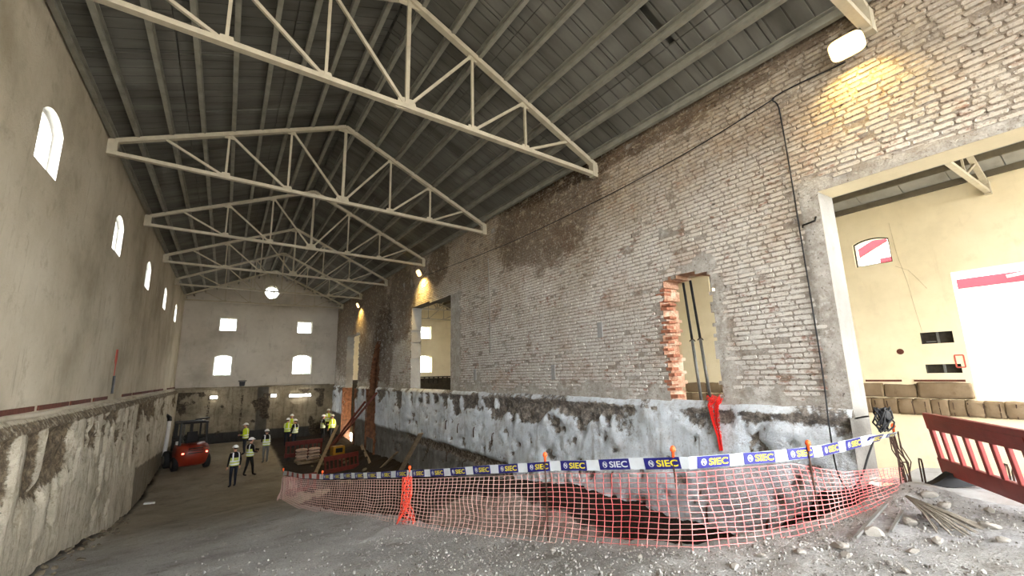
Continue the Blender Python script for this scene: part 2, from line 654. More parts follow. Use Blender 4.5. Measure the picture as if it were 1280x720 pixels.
M_orange = simple('orange_plastic', c(232, 92, 40), 0.5, 0, 0.12, 12, 0.03)
M_stone = simple('pale_stone', c(146, 141, 133), 0.9, 0, 0.2, 14, 0.5)
M_brown = simple('red_brown_strip', c(98, 56, 42), 0.85, 0, 0.25, 6, 0.2, False)


def glass_mat():
    m = bpy.data.materials.new('window_glass')
    m.use_nodes = True
    nt = m.node_tree
    nt.nodes.clear()
    out = nt.nodes.new('ShaderNodeOutputMaterial')
    mx = nt.nodes.new('ShaderNodeMixShader')
    tr = nt.nodes.new('ShaderNodeBsdfTransparent')
    gl = nt.nodes.new('ShaderNodeBsdfGlossy')
    tr.inputs[0].default_value = (0.94, 0.96, 0.95, 1)
    gl.inputs['Roughness'].default_value = 0.08
    mx.inputs[0].default_value = 0.06
    nt.links.new(tr.outputs[0], mx.inputs[1])
    nt.links.new(gl.outputs[0], mx.inputs[2])
    nt.links.new(mx.outputs[0], out.inputs[0])
    return m


M_glass = glass_mat()

# ------------------------------------------------------------------ ground
fx = np.array([p[0] for p in fence][::1])
fY = np.array([p[1] for p in fence])
_run = [p for p in fence if p[0] <= 3.68]
_runY, _runX = np.array([p[1] for p in _run] + [19.0]), np.array([p[0] for p in _run] + [3.6])
_nr = sorted([p for p in fence if p[0] >= 3.66])
_nrX, _nrY = np.array([p[0] for p in _nr]), np.array([p[1] for p in _nr])


def ground_z(X, Y):
    X, Y = np.asarray(X, float), np.asarray(Y, float)
    base = np.interp(Y, PY, PZ)
    base = base + (X - 1.6) * 0.055 * sstep(6, 11, Y) * (1 - sstep(16, 23, Y)) * (X < 3) + 0.03 * (X - 3) * (1 - sstep(2, 3, Y)) * 0
    base = base + (fbm(X * 0.8, Y * 0.8, 3) - 0.5) * 0.10
    dpit = np.minimum(np.minimum(X - np.interp(Y, _runY, _runX) - 0.18, Y - np.interp(X, _nrX, _nrY) - 0.2), (19.5 - Y) * 0.6)
    bottom = np.interp(Y, [2.5, 3.2, 5, 8, 12, 16, 19, 24], [2.4, 1.5, .9, .5, .3, .2, .5, .2])
    contact = np.interp(Y, [2.6, 3.06, 3.43, 4.05, 5.0, 9.5, 10.6, 12, 14, 18, 22, 26, 36], [3.4, 3.1, 2.6, 2.1, 2.02, 2.06, 1.95, 1.6, 1.25, .95, .7, .5, .62])
    rough = (fbm(X * 1.7, Y * 1.7, 9) - 0.5) * 0.5
    zp = bottom + (contact - 0.45 - bottom) * sstep(4.4, 6.75, X) + 0.45 * sstep(6.6, 6.95, X) + rough * (1 - 0.6 * sstep(6.4, 7, X))
    z = np.where(dpit > 0, np.minimum(np.maximum(zp, base - 1.5 * dpit + rough * 0.4), base), base)
    far = sstep(18.5, 20, Y) * sstep(5.3, 7.0, X)
    z = z + far * np.maximum(contact - z, 0) + (Y > 18) * far * rough * 0.5
    # soil heaped at the foot of the left wall and at the jamb of the big opening
    z = z + 0.16 * np.exp(-((X + 2.5) / 0.35) ** 2) * fbm(X * 2, Y * 1.2, 5) * (1 - sstep(16, 19, Y))
    z = z + 0.12 * np.exp(-((X - 7.2) / 0.7) ** 2 - ((Y - 2.2) / 0.4) ** 2)
    return z, dpit, contact


xs = np.concatenate([np.arange(-2.75, 7.3, 0.085)])
ys = np.concatenate([np.arange(YN, 0.5, 0.2), np.arange(0.5, 12, 0.06), np.arange(12, YF + 0.1, 0.14)])
GX, GY = np.meshgrid(xs, ys, indexing='ij')
GZ, DP, CT = ground_z(GX, GY)
GZ = GZ + (fbm(GX * 5, GY * 5, 21, 3) - 0.5) * 0.045 * (1 + 2.0 * (DP > 0))
soil_shade = sstep(-0.02, 0.18, DP) * (1 - 0.85 * sstep(0.9, 1.25, DP) * sstep(4.9, 5.6, GX) * sstep(6.3, 7.4, GY) * (1 - sstep(12.5, 14, GY)) * (1 - sstep(6.35, 6.6, GX)))  # dug dark soil; also blackens the pit to stand in for its shade
soil_shade = np.maximum(soil_shade, 0.75 * sstep(18, 19.5, GY) * sstep(2.4, 3.2, GX))
soil_shade = np.maximum(soil_shade, 0.6 * np.exp(-((GX + 2.55) / 0.4) ** 2))
soil_shade = soil_shade * (1 - 0.9 * (GY < 2.75) * (GX < 7.6) * (DP <= 0))
gritw = (1 - sstep(5, 11, GY)) * sstep(0.6, 2.2, GX + GY * 0.12) * 0.9
pink = sstep(0.9, 1.3, DP) * sstep(4.9, 5.6, GX) * sstep(6.3, 7.4, GY) * (1 - sstep(12, 14, GY)) * (1 - sstep(6.35, 6.6, GX)) * 0.85
dust = sstep(0.42, 0.6, fbm(GX * 1.6, GY * 1.6, 33) + 0.25 * sstep(4.8, 6.6, GX - 0.4 * GY)) * sstep(4.2, 5.6, GX) * (GY < 2.2) * 0.6
gm = grid_mesh('floor', np.stack([GX, GY, GZ], -1), None, {'soil_shade': soil_shade, 'grit': gritw, 'pink': pink, 'dust': dust})
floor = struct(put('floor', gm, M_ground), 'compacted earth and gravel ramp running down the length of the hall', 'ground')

sx = np.arange(7.2, 9.6, 0.1)
sy = np.arange(-4.9, 2.75, 0.1)
SX, SY = np.meshgrid(sx, sy, indexing='ij')
SZ = 3.06 + (fbm(SX * 1.3, SY * 1.3, 31) - 0.5) * 0.14 + 0.1 * np.exp(-((SX - 7.3) / 0.5) ** 2 - ((SY - 2.4) / 0.4) ** 2) - 3.0 * (SX > 9.35)
struct(put('floor_threshold', grid_mesh('floor_threshold', np.stack([SX, SY, SZ], -1)), M_slab), 'pale broken concrete threshold slab inside the big side opening', 'slab')
rx = np.arange(7.6, 18.3, 0.35)
ry = np.arange(YN, YF + .4, 0.5)
RX, RY = np.meshgrid(rx, ry, indexing='ij')
RZ = 0.9 + (fbm(RX * .6, RY * .6, 41) - 0.5) * 0.4
z0 = np.zeros_like(RZ)
struct(put('floor_side_room', grid_mesh('floor_side_room', np.stack([RX, RY, RZ], -1), None, {'soil_shade': z0, 'grit': z0, 'pink': z0}), M_ground), 'low earth floor of the cream side room beyond the openings', 'ground')
og = MB()
for x0, x1, y0, y1 in ((-60, -3.1, -60, 90), (18.45, 90, -60, 90), (-3.1, 18.45, 37.2, 90), (-3.1, 18.45, -60, -6.05)):
    og.add([(x0, y0, 3.3), (x1, y0, 3.3), (x1, y1, 3.3), (x0, y1, 3.3)], [(0, 1, 2, 3)])
struct(og.build('ground_outside', simple('outside_ground', c(170, 164, 152), 0.95, 0, 0.1, 0.5, 0.1, False)), 'pale open ground outside the building', 'ground')

# ------------------------------------------------------------------ left wall
LW = [arch(y - 0.52, y + 0.52, 7.98, 8.98, 0.2) for y in (3.98, 9.52, 15.1, 20.62, 26.2, 31.7)]
mb = MB()
L3 = lambda u, z: (XL, u, z)
L3b = lambda u, z: (XL - 0.38, u, z)
poly_wall(mb, [(YN, 4.0), (YF, 4.0), (YF, 10.35), (YN, 10.35)], LW, L3)
wl = struct(mb.build('wall_left', M_left), 'tall ochre plastered side wall with a row of small arched windows', 'wall')
mbr = MB()
for h in LW:
    reveal(mbr, h, L3, L3b)
mbr.build('window_reveal', M_white, wl)

# shelf, red strip and battered lower face
us = np.arange(YN, YF + .05, 0.09)
prof_z = np.concatenate([[4.12, 4.06, 4.0, 3.93, 3.86], np.arange(3.8, -0.45, -0.075)])
prof_x = np.concatenate([[XL + .002, XL + .07, XL + .12, XL + .17, XL + .2], np.full(len(np.arange(3.8, -0.45, -0.075)), XL + .22)])
U, Z = np.meshgrid(us, prof_z, indexing='ij')
Xp = np.broadcast_to(prof_x, U.shape).copy()
shelf = (Z > 3.82)
drip = sstep(0.52, 0.75, fbm(U * 1.5, Z * 0.15, 51) * 0.75 + 0.25 * vn(U * 6, Z * 1.2, 52))
depth_of = 3.85 - (0.35 + 1.0 * fbm(U * 1.3, Z * 0 + 3, 55))
topband = sstep(-0.25, 0.25, Z - depth_of) * (vn(U * 2.6, Z * 0.25, 56) > 0.40)
chunk = sstep(0.66, 0.76, fbm(U * 1.5, Z * 0.9, 57))
maskL = np.clip(np.maximum(topband * sstep(0.30, 0.46, fbm(U * 2.6, Z * 0.5, 58)) * 1.15, chunk * 0.95), 0, 1.15) * (~shelf)
maskL = np.maximum(maskL, 1.0 * sstep(0.58, 0.70, vn(U * 4.6, Z * 0.8, 63)) * sstep(0.44, 0.58, fbm(U * 0.9, Z * 0.9, 64) + 0.10 * (Z - 2.4)) * (~shelf))
# the regular vertical chases further along the wall
ch = ((np.mod(U, 0.62) < 0.2) & (U > 17) & (Z > 2.9 + 0.5 * vn(U, Z * 0, 59)) & (~shelf))
maskL = np.maximum(maskL, ch * 0.9)
streakd = (fbm(U * 3.5, Z * 0.5, 60) - 0.5) * 0.05
Xp = Xp - maskL * (~shelf) * 0.12 * (0.6 + 0.8 * vn(U * 6, Z * 6, 61)) + streakd * (~shelf) + (fbm(U * 2, Z * 2, 62) - 0.5) * 0.06
maskL = np.maximum(maskL, 0.8 * ((Z < 4.03) & shelf))
lowL = ((U > 22) & (Z < 1.5 - 0.06 * (U - 22))) * 0.8  # darker lower area along the far stretch of the left wall
me = grid_mesh('lower_face', np.stack([Xp, U, Z], -1), None, {'mask': maskL, 'low': lowL * 1.0})
put('lower_face', me, M_leftlow, wl)
mb = MB()
for k in range(int((YF - YN) / 1.9) + 1):
    y0 = YN + k * 1.9
    if k % 7 == 5:
        continue
    mb.box(XL + 0.01, y0 + .92, 4.2, 0.03, 1.8 - 0.12 * (k % 3), 0.085)
tag(mb.build('red_brown_strip', M_brown, wl), kind='stuff')
mb = MB().tube([(XL + 0.05, y, 4.10 + 0.02 * math.sin(y * 2.1)) for y in np.arange(YN, YF, 0.4)], 0.045, 7)
mb.build('plaster_curb', M_left, wl, True)


def window(name, loop, axis, pos, side, label, thick=0.07, bars=True, fmat=None):
    """frame following the outline of the hole, with panes; axis 'x' -> plane X=pos, else plane Y=pos"""
    w = empty(name)
    cu = sum(p[0] for p in loop) / len(loop)
    cz = sum(p[1] for p in loop) / len(loop)
    t3 = (lambda u, z, d: (pos + d, u, z)) if axis == 'x' else (lambda u, z, d: (u, pos + d, z))
    inner = []
    u0, u1 = min(p[0] for p in loop), max(p[0] for p in loop)
    zz0, zz1 = min(p[1] for p in loop), max(p[1] for p in loop)
    mu, mz = (u0 + u1) / 2, (zz0 + zz1) / 2
    su, sz = (u1 - u0 - 2 * thick) / (u1 - u0), (zz1 - zz0 - 2 * thick) / (zz1 - zz0)
    inner = [(mu + (u - mu) * su, mz + (z - mz) * sz) for u, z in loop]
    f = MB()
    n = len(loop)
    for d0, d1 in ((-0.035, 0.035),):
        vs = [t3(u, z, d0) for u, z in loop] + [t3(u, z, d0) for u, z in inner] + [t3(u, z, d1) for u, z in loop] + [t3(u, z, d1) for u, z in inner]
        fs = []
        for k in range(n):
            k2 = (k + 1) % n
            fs += [(k, k2, n + k2, n + k), (2 * n + k, 3 * n + k, 3 * n + k2, 2 * n + k2), (n + k, n + k2, 3 * n + k2, 3 * n + k), (k, 2 * n + k, 2 * n + k2, k2)]
        f.add(vs, fs)
    f.build('window_frame', fmat or M_white, w)
    if bars:
        g = MB()
        a, b = t3(mu, inner[0][1], 0), t3(mu, max(p[1] for p in inner), 0)
        g.bar(a, b, 0.035, 0.05, (1, 0, 0) if axis == 'x' else (0, 1, 0))
        g.build('glazing_bar', M_white, w)
    p = MB()
    p.add([t3(u, z, -.004) for u, z in inner] + [t3(u, z, .004) for u, z in inner],
          [tuple(range(n))[::-1], tuple(range(n, 2 * n))] + [(k, (k + 1) % n, n + (k + 1) % n, n + k) for k in range(n)])
    p.build('pane', M_glass, w)
    struct(w, label, 'window')
    return w


_ord = ['nearest the camera', 'second from the near end', 'third from the near end', 'fourth from the near end', 'next to the far corner']
wn = 0
for k, h in enumerate(LW[1:]):
    wn += 1
    window('window_%d' % wn, h, 'x', XL - 0.16, 1, 'small arched white-framed window in the left wall, ' + _ord[k], bars=False)

# ------------------------------------------------------------------ far wall
FW = [[(-0.62, 7.98), (0.44, 7.98), (0.44, 8.9), (-0.62, 8.9)], [(4.3, 7.96), (5.34, 7.96), (5.34, 8.86), (4.3, 8.86)],
      arch(-0.72, 0.36, 4.92, 6.34, 0.12), arch(4.14, 5.46, 4.92, 6.38, 0.2),
      [(2.44 + 0.5 * math.cos(2 * PI * k / 24), 10.93 + 0.5 * math.sin(2 * PI * k / 24)) for k in range(24)]]
F3 = lambda u, z: (u, YF, z)
F3b = lambda u, z: (u, YF + 0.4, z)
mb = MB()
poly_wall(mb, [(XL - .4, 4.05), (XR2, 4.05), (XR2, 10.2), (XA, 12.6), (XL - .4, 10.4)], FW, F3)
wf = struct(mb.build('wall_far', M_far), 'far gable wall with five bright windows', 'wall')
mbr = MB()
for h in FW:
    reveal(mbr, h, F3, F3b)
mbr.build('window_reveal', M_far, wf)
_fl = ['upper left window of the far gable wall, square', 'upper right window of the far gable wall, square', 'lower left window of the far gable wall', 'lower right arched window of the far gable wall', 'round window under the ridge of the far gable']
for k, h in enumerate(FW):
    wn += 1
    window('window_%d' % wn, h, 'y', YF + 0.25, 1, _fl[k])
us = np.arange(XL - .3, XR + .2, 0.1)
zs = np.concatenate([[4.14, 4.08, 4.0], np.arange(3.92, -0.3, -0.09)])
U, Z = np.meshgrid(us, zs, indexing='ij')
mk = sstep(0.56, 0.7, fbm(U * 0.8, Z * 0.7, 71)) * (Z < 3.9)
pil = ((U > 2.05) & (U < 2.75)) * 1.0
stn = ((np.abs(U - 1.15) < 0.14) | (np.abs(U + 0.75) < 0.12)) * (Z < 3.6)
lowF = np.clip(pil * 0.8 + (Z < 1.15) * 1.0, 0, 1)
D = 0.10 * (Z < 4.1) + (fbm(U * 2, Z * 2, 72) - .5) * 0.06 - mk * 0.05
put('lower_face', grid_mesh('lower_face', np.stack([U, YF - D, Z], -1), None, {'mask': np.maximum(mk, stn * 0.7), 'low': lowF}), M_farlow, wf)
MB().tube([(x, YF - 0.16, 4.12 + 0.01 * math.sin(x * 3)) for x in np.arange(XL, XR, 0.5)], 0.05, 7).build('plaster_curb', M_farlow, wf, True)

# ------------------------------------------------------------------ dividing wall on the right: openings
OA = [(-4.8, 2.9), (2.72, 2.9), (2.72, 7.15), (-4.8, 7.15)]  # unseen near side stretched back to let more light into the hall
OB = arch(4.6, 5.66, 3.96, 6.38, 0.16)
OC = [(15.62, 4.0), (19.9, 4.0), (19.9, 7.78), (15.62, 7.66)]
OD = [(29.6, 0.6), (33.0, 0.6), (33.0, 7.5), (29.6, 7.5)]
OE = [(25.0, 1.2), (26.75, 1.2), (26.75, 6.0), (26.1, 6.55), (25.4, 6.65), (25.0, 6.2)]
ub = np.unique(np.round(np.concatenate([np.arange(YN, -4.8, 0.25), np.arange(-4.8, 2.72, 0.12), [2.72], np.arange(2.78, 14, 0.06), np.arange(14, YF, 0.12), [YF]]), 3))
zb = np.unique(np.round(np.concatenate([np.arange(3.9, 7.15, 0.0625), [7.15], np.arange(7.2, 10.15, 0.07)]), 3))
U, Z = np.meshgrid(ub, zb, indexing='ij')
Uc, Zc = (U[:-1, :-1] + U[1:, 1:]) / 2, (Z[:-1, :-1] + Z[1:, 1:]) / 2
jn = (vn(Uc * 9, Zc * 11, 81) - 0.5) * 0.16
keep = np.ones(Uc.shape, bool)
keep &= ~((Uc > -4.8) & (Uc < 2.72) & (Zc < 7.15))
archz = 6.24 + 0.16 * np.sin(np.clip((Uc - 4.6) / 1.06, 0, 1) * PI) ** 0.8
keep &= ~((Uc + jn * .7 > 4.6) & (Uc + jn < 5.66) & (Zc > 3.96) & (Zc < archz + jn * .5))
keep &= ~((Uc > 15.62) & (Uc + jn < 19.9) & (Zc > 4.0) & (Zc < 7.66 + 0.03 * (Uc - 15.6)))
keep &= ~((Uc + jn * 2 > 29.6) & (Uc + jn * 2 < 33.0) & (Zc < 7.5 + jn))
keep &= ~((Uc + jn * 2.5 > 25.0) & (Uc + jn * 2.5 < 26.75) & (Zc < 6.6 - 0.9 * (Uc - 25.3) ** 2 * (Uc > 25.3) + jn))


def pmask(u, z):
    """repair plaster and rendered patches lying over the bricks"""
    u, z = np.asarray(u, float), np.asarray(z, float)
    n = fbm(u * 0.9, z * 1.1, 91)
    n2 = fbm(u * 3, z * 3, 93) - 0.5
    m = sstep(0.77, 0.83, n + 0.05 * (z < 5.2) - 0.16 * ((u < 2.9) & (z > 7.4)))
    m = np.maximum(m, sstep(0.24, 0.14, z - 7.15 + n2 * 0.3 + 10 * (u > 3.0)))
    m = np.maximum(m, sstep(0.12, 0.06, np.abs(u - 2.72) + n2 * 0.2) * (z < 7.4))
    m = np.maximum(m, sstep(0.30, 0.16, np.hypot((u - 4.75) * 0.55, z - 6.42) + n2 * 0.3))
    m = np.maximum(m, sstep(0.14, 0.06, np.abs(u - 4.5) * 0.8 + n2 * 0.4) * (z < 6.4) * 0.9)
    m = np.maximum(m, sstep(0.6, 0.4, np.abs(u - 15.2) + n2 * 0.5) * (z < 7.7))
    m = np.maximum(m, sstep(4.32, 4.12, z + n2 * 0.8) * (u > 3))
    m = np.maximum(m, 0 * sstep(9.15, 9.45, z + n2 * 0.8 + 0.012 * (u - 10) * -1) * (fbm(u * .5, z, 95) > 0.45))
    return m


PMk = pmask(U, Z)
Xw = XR - 0.004 + (fbm(U * 2.5, Z * 2.5, 96) - 0.5) * 0.03 - PMk * 0.02
wr_me = grid_mesh('wall_right', np.stack([Xw, U, Z], -1), keep, {'mask': PMk})
wr = struct(put('wall_right', wr_me, M_mortar), 'long dividing wall of whitewashed brick with broken openings', 'wall')

# reveals of the openings, from the edges of the broken outline through the thickness of the wall
revP, revR, revH, revF = MB(), MB(), MB(), MB()
nu, nz_ = keep.shape
for i in range(nu):
    for j in range(nz_):
        if keep[i, j]:
            continue
        u0, u1, za, zz = ub[i], ub[i + 1], zb[j], zb[j + 1]
        y = (u0 + u1) / 2
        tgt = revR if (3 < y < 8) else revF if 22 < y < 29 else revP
        xe = 7.5 if 24.5 < y < 27.2 else XR2
        x0 = XR - 0.02
        if i > 0 and keep[i - 1, j]:
            tgt.add([(x0, u0, za), (xe, u0, za), (xe, u0, zz), (x0, u0, zz)], [(0, 1, 2, 3)])
        if i < nu - 1 and keep[i + 1, j]:
            tgt.add([(x0, u1, za), (xe, u1, za), (xe, u1, zz), (x0, u1, zz)], [(0, 1, 2, 3)])
        if j < nz_ - 1 and keep[i, j + 1]:
            (revH if y < 3 else tgt).add([(x0, u0, zz), (xe, u0, zz), (xe, u1, zz), (x0, u1, zz)], [(0, 1, 2, 3)])
        if j > 0 and keep[i, j - 1]:
            tgt.add([(x0, u0, za), (xe, u0, za), (xe, u1, za), (x0, u1, za)], [(0, 1, 2, 3)])
# cheeks below the ledge: big opening, far door and chase
for y in (2.72, -4.8):
    revP.add([(7.04, y, 2.4), (XR2, y, 2.4), (XR2, y, 3.92), (7.04, y, 3.92)], [(0, 1, 2, 3)])
for y in (29.6, 33.0, 25.0, 26.75):
    revF.add([(7.0, y, -.3), (XR2, y, -.3), (XR2, y, 3.92), (7.0, y, 3.92)], [(0, 1, 2, 3)])
revF.add([(7.5, 24.9, -.3), (7.5, 26.9, -.3), (7.5, 26.9, 6.9), (7.5, 24.9, 6.9)], [(0, 1, 2, 3)])
tag(revP.build('plastered_reveal', M_jamb, wr), 'cream plastered reveals of the large openings')
tag(revH.build('opening_head', M_cream, wr), 'cream plastered soffit of the big opening')
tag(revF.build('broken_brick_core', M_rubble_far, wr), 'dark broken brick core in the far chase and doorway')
tag(revR.build('broken_brick_reveal', M_rubble, wr), 'torn salmon brick reveals of the broken openings')

# bricks: courses along the whole wall; every brick its own chamfered piece
rnd = random.Random(11)
BR = []          # y0, y1, z0, z1, proud
course = 0.0795
zc0 = 4.02
k = 0
while zc0 + k * course < 10.06:
    z = zc0 + k * course
    y = YN + rnd.uniform(0, 0.2)
    while y < YF:
        L = rnd.choice((0.27, 0.27, 0.25, 0.135, 0.29, 0.2))
        BR.append((y + .006, y + L - .006, z + rnd.uniform(.005, .012), z + course - rnd.uniform(.005, .013), rnd.uniform(.008, .026)))
        y += L + rnd.uniform(0.0, 0.006)
    k += 1
B = np.array(BR)
bc, bz = (B[:, 0] + B[:, 1]) / 2, (B[:, 2] + B[:, 3]) / 2
ok = pmask(bc, bz) < 0.5
iu = np.clip(np.searchsorted(ub, bc) - 1, 0, nu - 1)
i0 = np.clip(np.searchsorted(ub, B[:, 0] + .02) - 1, 0, nu - 1)
i1 = np.clip(np.searchsorted(ub, B[:, 1] - .02) - 1, 0, nu - 1)
jz = np.clip(np.searchsorted(zb, bz) - 1, 0, nz_ - 1)
ok &= keep[iu, jz] & keep[i0, jz] & keep[i1, jz]
ok &= vn(bc * 7, bz * 13, 99) > 0.10
B = B[ok]
bc, bz = bc[ok], bz[ok]
view = np.array([rt2, up2, fw])
Q = (view @ np.stack([np.full(len(bc), XR), bc, bz - 4.6])).T
px = 640 + 551.77 * Q[:, 0] / Q[:, 2]
py = 360 - 551.77 * Q[:, 1] / Q[:, 2]
vis = (Q[:, 2] > 0.2) & (px > 0) & (px < 1280) & (py > 0) & (py < 720)
size = np.where(vis, (B[:, 1] - B[:, 0]) / np.maximum(Q[:, 2], .2) ** 2, 0)
order = np.argsort(-size)
big = order[:300]
rest = np.ones(len(B), bool)
rest[big] = False
rest &= (Q[:, 2] > -3)


def brick_faces(y0, y1, z0, z1, p, rs):
    """(n,9..) chamfered brick: outer ring of 8 at the wall, inner ring of 8 at the face; returns quads"""
    n = len(y0)
    ch = 0.016
    ring = np.stack([np.stack([y0 + ch, z0], -1), np.stack([y1 - ch, z0], -1), np.stack([y1, z0 + ch], -1), np.stack([y1, z1 - ch], -1),
                     np.stack([y1 - ch, z1], -1), np.stack([y0 + ch, z1], -1), np.stack([y0, z1 - ch], -1), np.stack([y0, z0 + ch], -1)], 1)
    ring = ring + rs.uniform(-0.005, 0.005, ring.shape)
    cen = ring.mean(1, keepdims=True)
    inn = cen + (ring - cen) * np.array([0.955, 0.80]) + rs.uniform(-0.003, 0.003, ring.shape)
    pr = p[:, None] + rs.uniform(-0.004, 0.004, (n, 8))
    o3 = np.concatenate([np.full((n, 8, 1), XR + 0.012), ring], 2)
    i3 = np.concatenate([(XR - pr)[..., None], inn], 2)
    qs = []
    for k in range(8):
        k2 = (k + 1) % 8
        qs.append(np.stack([o3[:, k2], o3[:, k], i3[:, k], i3[:, k2]], 1))
    for a, b_, c_, d in ((0, 1, 4, 5), (1, 2, 3, 4), (5, 6, 7, 0)):
        qs.append(np.stack([i3[:, d], i3[:, c_], i3[:, b_], i3[:, a]], 1))
    return np.concatenate(qs, 0)


rs = np.random.RandomState(5)
b = B[rest]
bm_ = quads_mesh('brick_field', brick_faces(b[:, 0], b[:, 1], b[:, 2], b[:, 3], b[:, 4], rs))
tag(put('brick_field', bm_, M_brick, wr), 'whitewashed bricks covering the rest of the wall', kind='stuff')
lib = []
for k in range(8):
    v = brick_faces(np.array([-0.13]), np.array([0.13]), np.array([-0.032]), np.array([0.032]), np.array([0.02]), rs)
    v[..., 0] -= XR
    me = quads_mesh('brick', v)
    me.materials.append(M_brick)
    lib.append(me)
for n_, k in enumerate(big):
    o = bpy.data.objects.new('brick', lib[n_ % 8])
    COL.objects.link(o)
    o.parent = wr
    o.location = (XR, bc[k], bz[k])
    o.scale = (rnd.uniform(.6, 1.25), (B[k, 1] - B[k, 0]) / 0.26, (B[k, 3] - B[k, 2]) / 0.064)

# bare red bricks toothing the edges of the broken window and the big opening
tb = MB().box(0, 0, 0, 0.2, 0.2, 0.06, None, 1, 0.008).mesh('red_brick')
tb.materials.append(M_redbrick)
for k in range(20):
    if k < 20:
        y, z = 5.66 + rnd.uniform(-.08, .05), 4.1 + 2.2 * (k / 20) + rnd.uniform(-.05, .05)
    elif k < 28:
        y, z = 4.6 - rnd.uniform(-.02, .08), 4.4 + 1.9 * ((k - 20) / 8)
    else:
        y, z = 2.86 + rnd.uniform(-.03, .1), 4.4 + 2.5 * ((k - 28) / 6)
    o = bpy.data.objects.new('red_brick', tb)
    COL.objects.link(o)
    o.parent = wr
    o.location = (XR + 0.082, y, z)
    o.scale = (1, rnd.uniform(.5, 1.1), rnd.uniform(.7, 1.1))
for y, z, s in ((7.45, 5.55, .09), (9.25, 4.62, .12), (13.6, 4.6, .11), (6.4, 4.9, 0)):
    if s:
        MB().box(XR - .02, y, z, .03, .16, .26 + s, None, 1, .012).build('plaster_patch', M_slab, wr)

# ------------------------------------------------------------------ lower part of the dividing wall
us = np.concatenate([np.arange(2.72, 14, 0.07), np.arange(14, YF + .05, 0.12)])
zs = np.concatenate([[4.06, 4.02, 3.97, 3.9], np.arange(3.82, -0.5, -0.075)])
U, Z = np.meshgrid(us, zs, indexing='ij')
led = np.interp(Z, [-9, 3.82, 3.9, 3.97, 4.02, 4.06], [.14, .14, .13, .10, .05, -.01])
dr = 3.95 - (0.2 + 0.75 * vn(U * 1.6, U * 0, 101)) * (0.45 + 0.55 * sstep(7, 9, U))
notch = sstep(-0.1, 0.1, Z - dr) * np.maximum(sstep(0.42, 0.58, vn(U * 2.2, Z * 0.3, 102)), sstep(0.6, 0.72, vn(U * 5.2, Z * 0.5, 112))) * (Z < 3.95)
heavy = sstep(0.50, 0.62, fbm(U * 2.6, Z * 2.2, 103) + 0.16 * sstep(3.3, 3.8, Z)) * sstep(3.0, 3.4, Z) * (Z < 3.96) * sstep(5.5, 7.5, U) * (1 - sstep(15, 18, U))
chips = sstep(0.62, 0.72, fbm(U * 3.4, Z * 3.4, 104))
zl = 2.12 + 0.10 * (fbm(U * 1.5, U * 0, 105) - .5) - 2.5 * (1 - sstep(9.6, 11.6, U))
low = sstep(0.06, -0.06, Z - zl)
band = sstep(0.0, -0.06, Z - zl) * sstep(-0.42, -0.30, Z - zl) * (1 - sstep(19, 22, U))
mk = np.clip(np.maximum(np.maximum(notch, heavy), np.maximum(chips * .9, band)), 0, 1)
mk = np.maximum(mk, 0.75 * (Z > 3.88) * sstep(0.42, 0.56, fbm(U * 1.6, Z * 2, 109)))
D = led - mk * (Z < 3.9) * (0.02 + 0.16 * fbm(U * 6, Z * 6, 106)) - low * 0.06 + (fbm(U * 1.3, Z * 1.3, 107) - .5) * 0.10 + (fbm(U * 5, Z * 5, 108) - .5) * 0.055
Uc, Zc = (U[:-1, :-1] + U[1:, 1:]) / 2, (Z[:-1, :-1] + Z[1:, 1:]) / 2
kp = ~((Uc > 29.6) & (Uc < 33.0) & (Zc > -0.4)) & ~((Uc > 25.0) & (Uc < 26.75) & (Zc > 1.25))
put('lower_face', grid_mesh('lower_face', np.stack([XR - D, U, Z], -1), kp, {'mask': mk, 'low': low}), M_dado, wr)

# back of the dividing wall, seen from the side room
mb = MB()
W3 = lambda u, z: (XR2, u, z)
poly_wall(mb, [(YN, 0.2), (YF, 0.2), (YF, 10.1), (YN, 10.1)], [OA, OB, OC, OD], W3)
mb.build('side_room_face', M_cream, wr)

# ------------------------------------------------------------------ side room
RW = [arch(5.54 + 5.53 * k - .5, 5.54 + 5.53 * k + .5, 7.92, 8.84, 0.12) for k in range(0, 6)]
RD = [(-0.9, 3.58), (3.76, 3.58), (3.76, 7.28), (-0.9, 7.28)]
NI = [[(3.99, 5.22), (4.72, 5.22), (4.72, 5.56), (3.99, 5.56)], [(3.95, 4.34), (4.74, 4.34), (4.74, 4.6), (3.95, 4.6)]]
O3 = lambda u, z: (XO, u, z)
O3b = lambda u, z: (XO + 0.42, u, z)
mb = MB()
poly_wall(mb, [(YN, 0.3), (YF, 0.3), (YF, 10.2), (YN, 10.2)], RW + [RD] + NI, O3)
wo = struct(mb.build('wall_side_room', M_cream), 'cream plastered outer wall of the side room with a bright doorway', 'wall')
mbr = MB()
for h in RW + [RD]:
    reveal(mbr, h, O3, O3b)
mbr.build('door_reveal', M_cream, wo)
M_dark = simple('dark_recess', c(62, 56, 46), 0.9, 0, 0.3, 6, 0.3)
for k, h in enumerate(NI):
    e = MB()
    O3n = lambda u, z: (XO + 0.16, u, z)
    reveal(e, h, O3, O3n)
    e.add([O3n(u, z) for u, z in h], [(0, 1, 2, 3)])
    u0, u1, za, zz = h[0][0], h[1][0], h[0][1], h[2][1]
    nb = e.build('wall_niche', M_dark, wo)
    e = MB()
    e.bar((XO + .05, (u0 + u1) / 2 - .02, za), (XO + .05, (u0 + u1) / 2 - .02, zz), .05, .05, (0, 1, 0))
    if k == 0:
        e.box(XO + .07, u0 + .52, za + .06, .06, .22, .03)
    e.build('niche_divider', M_galv, nb)
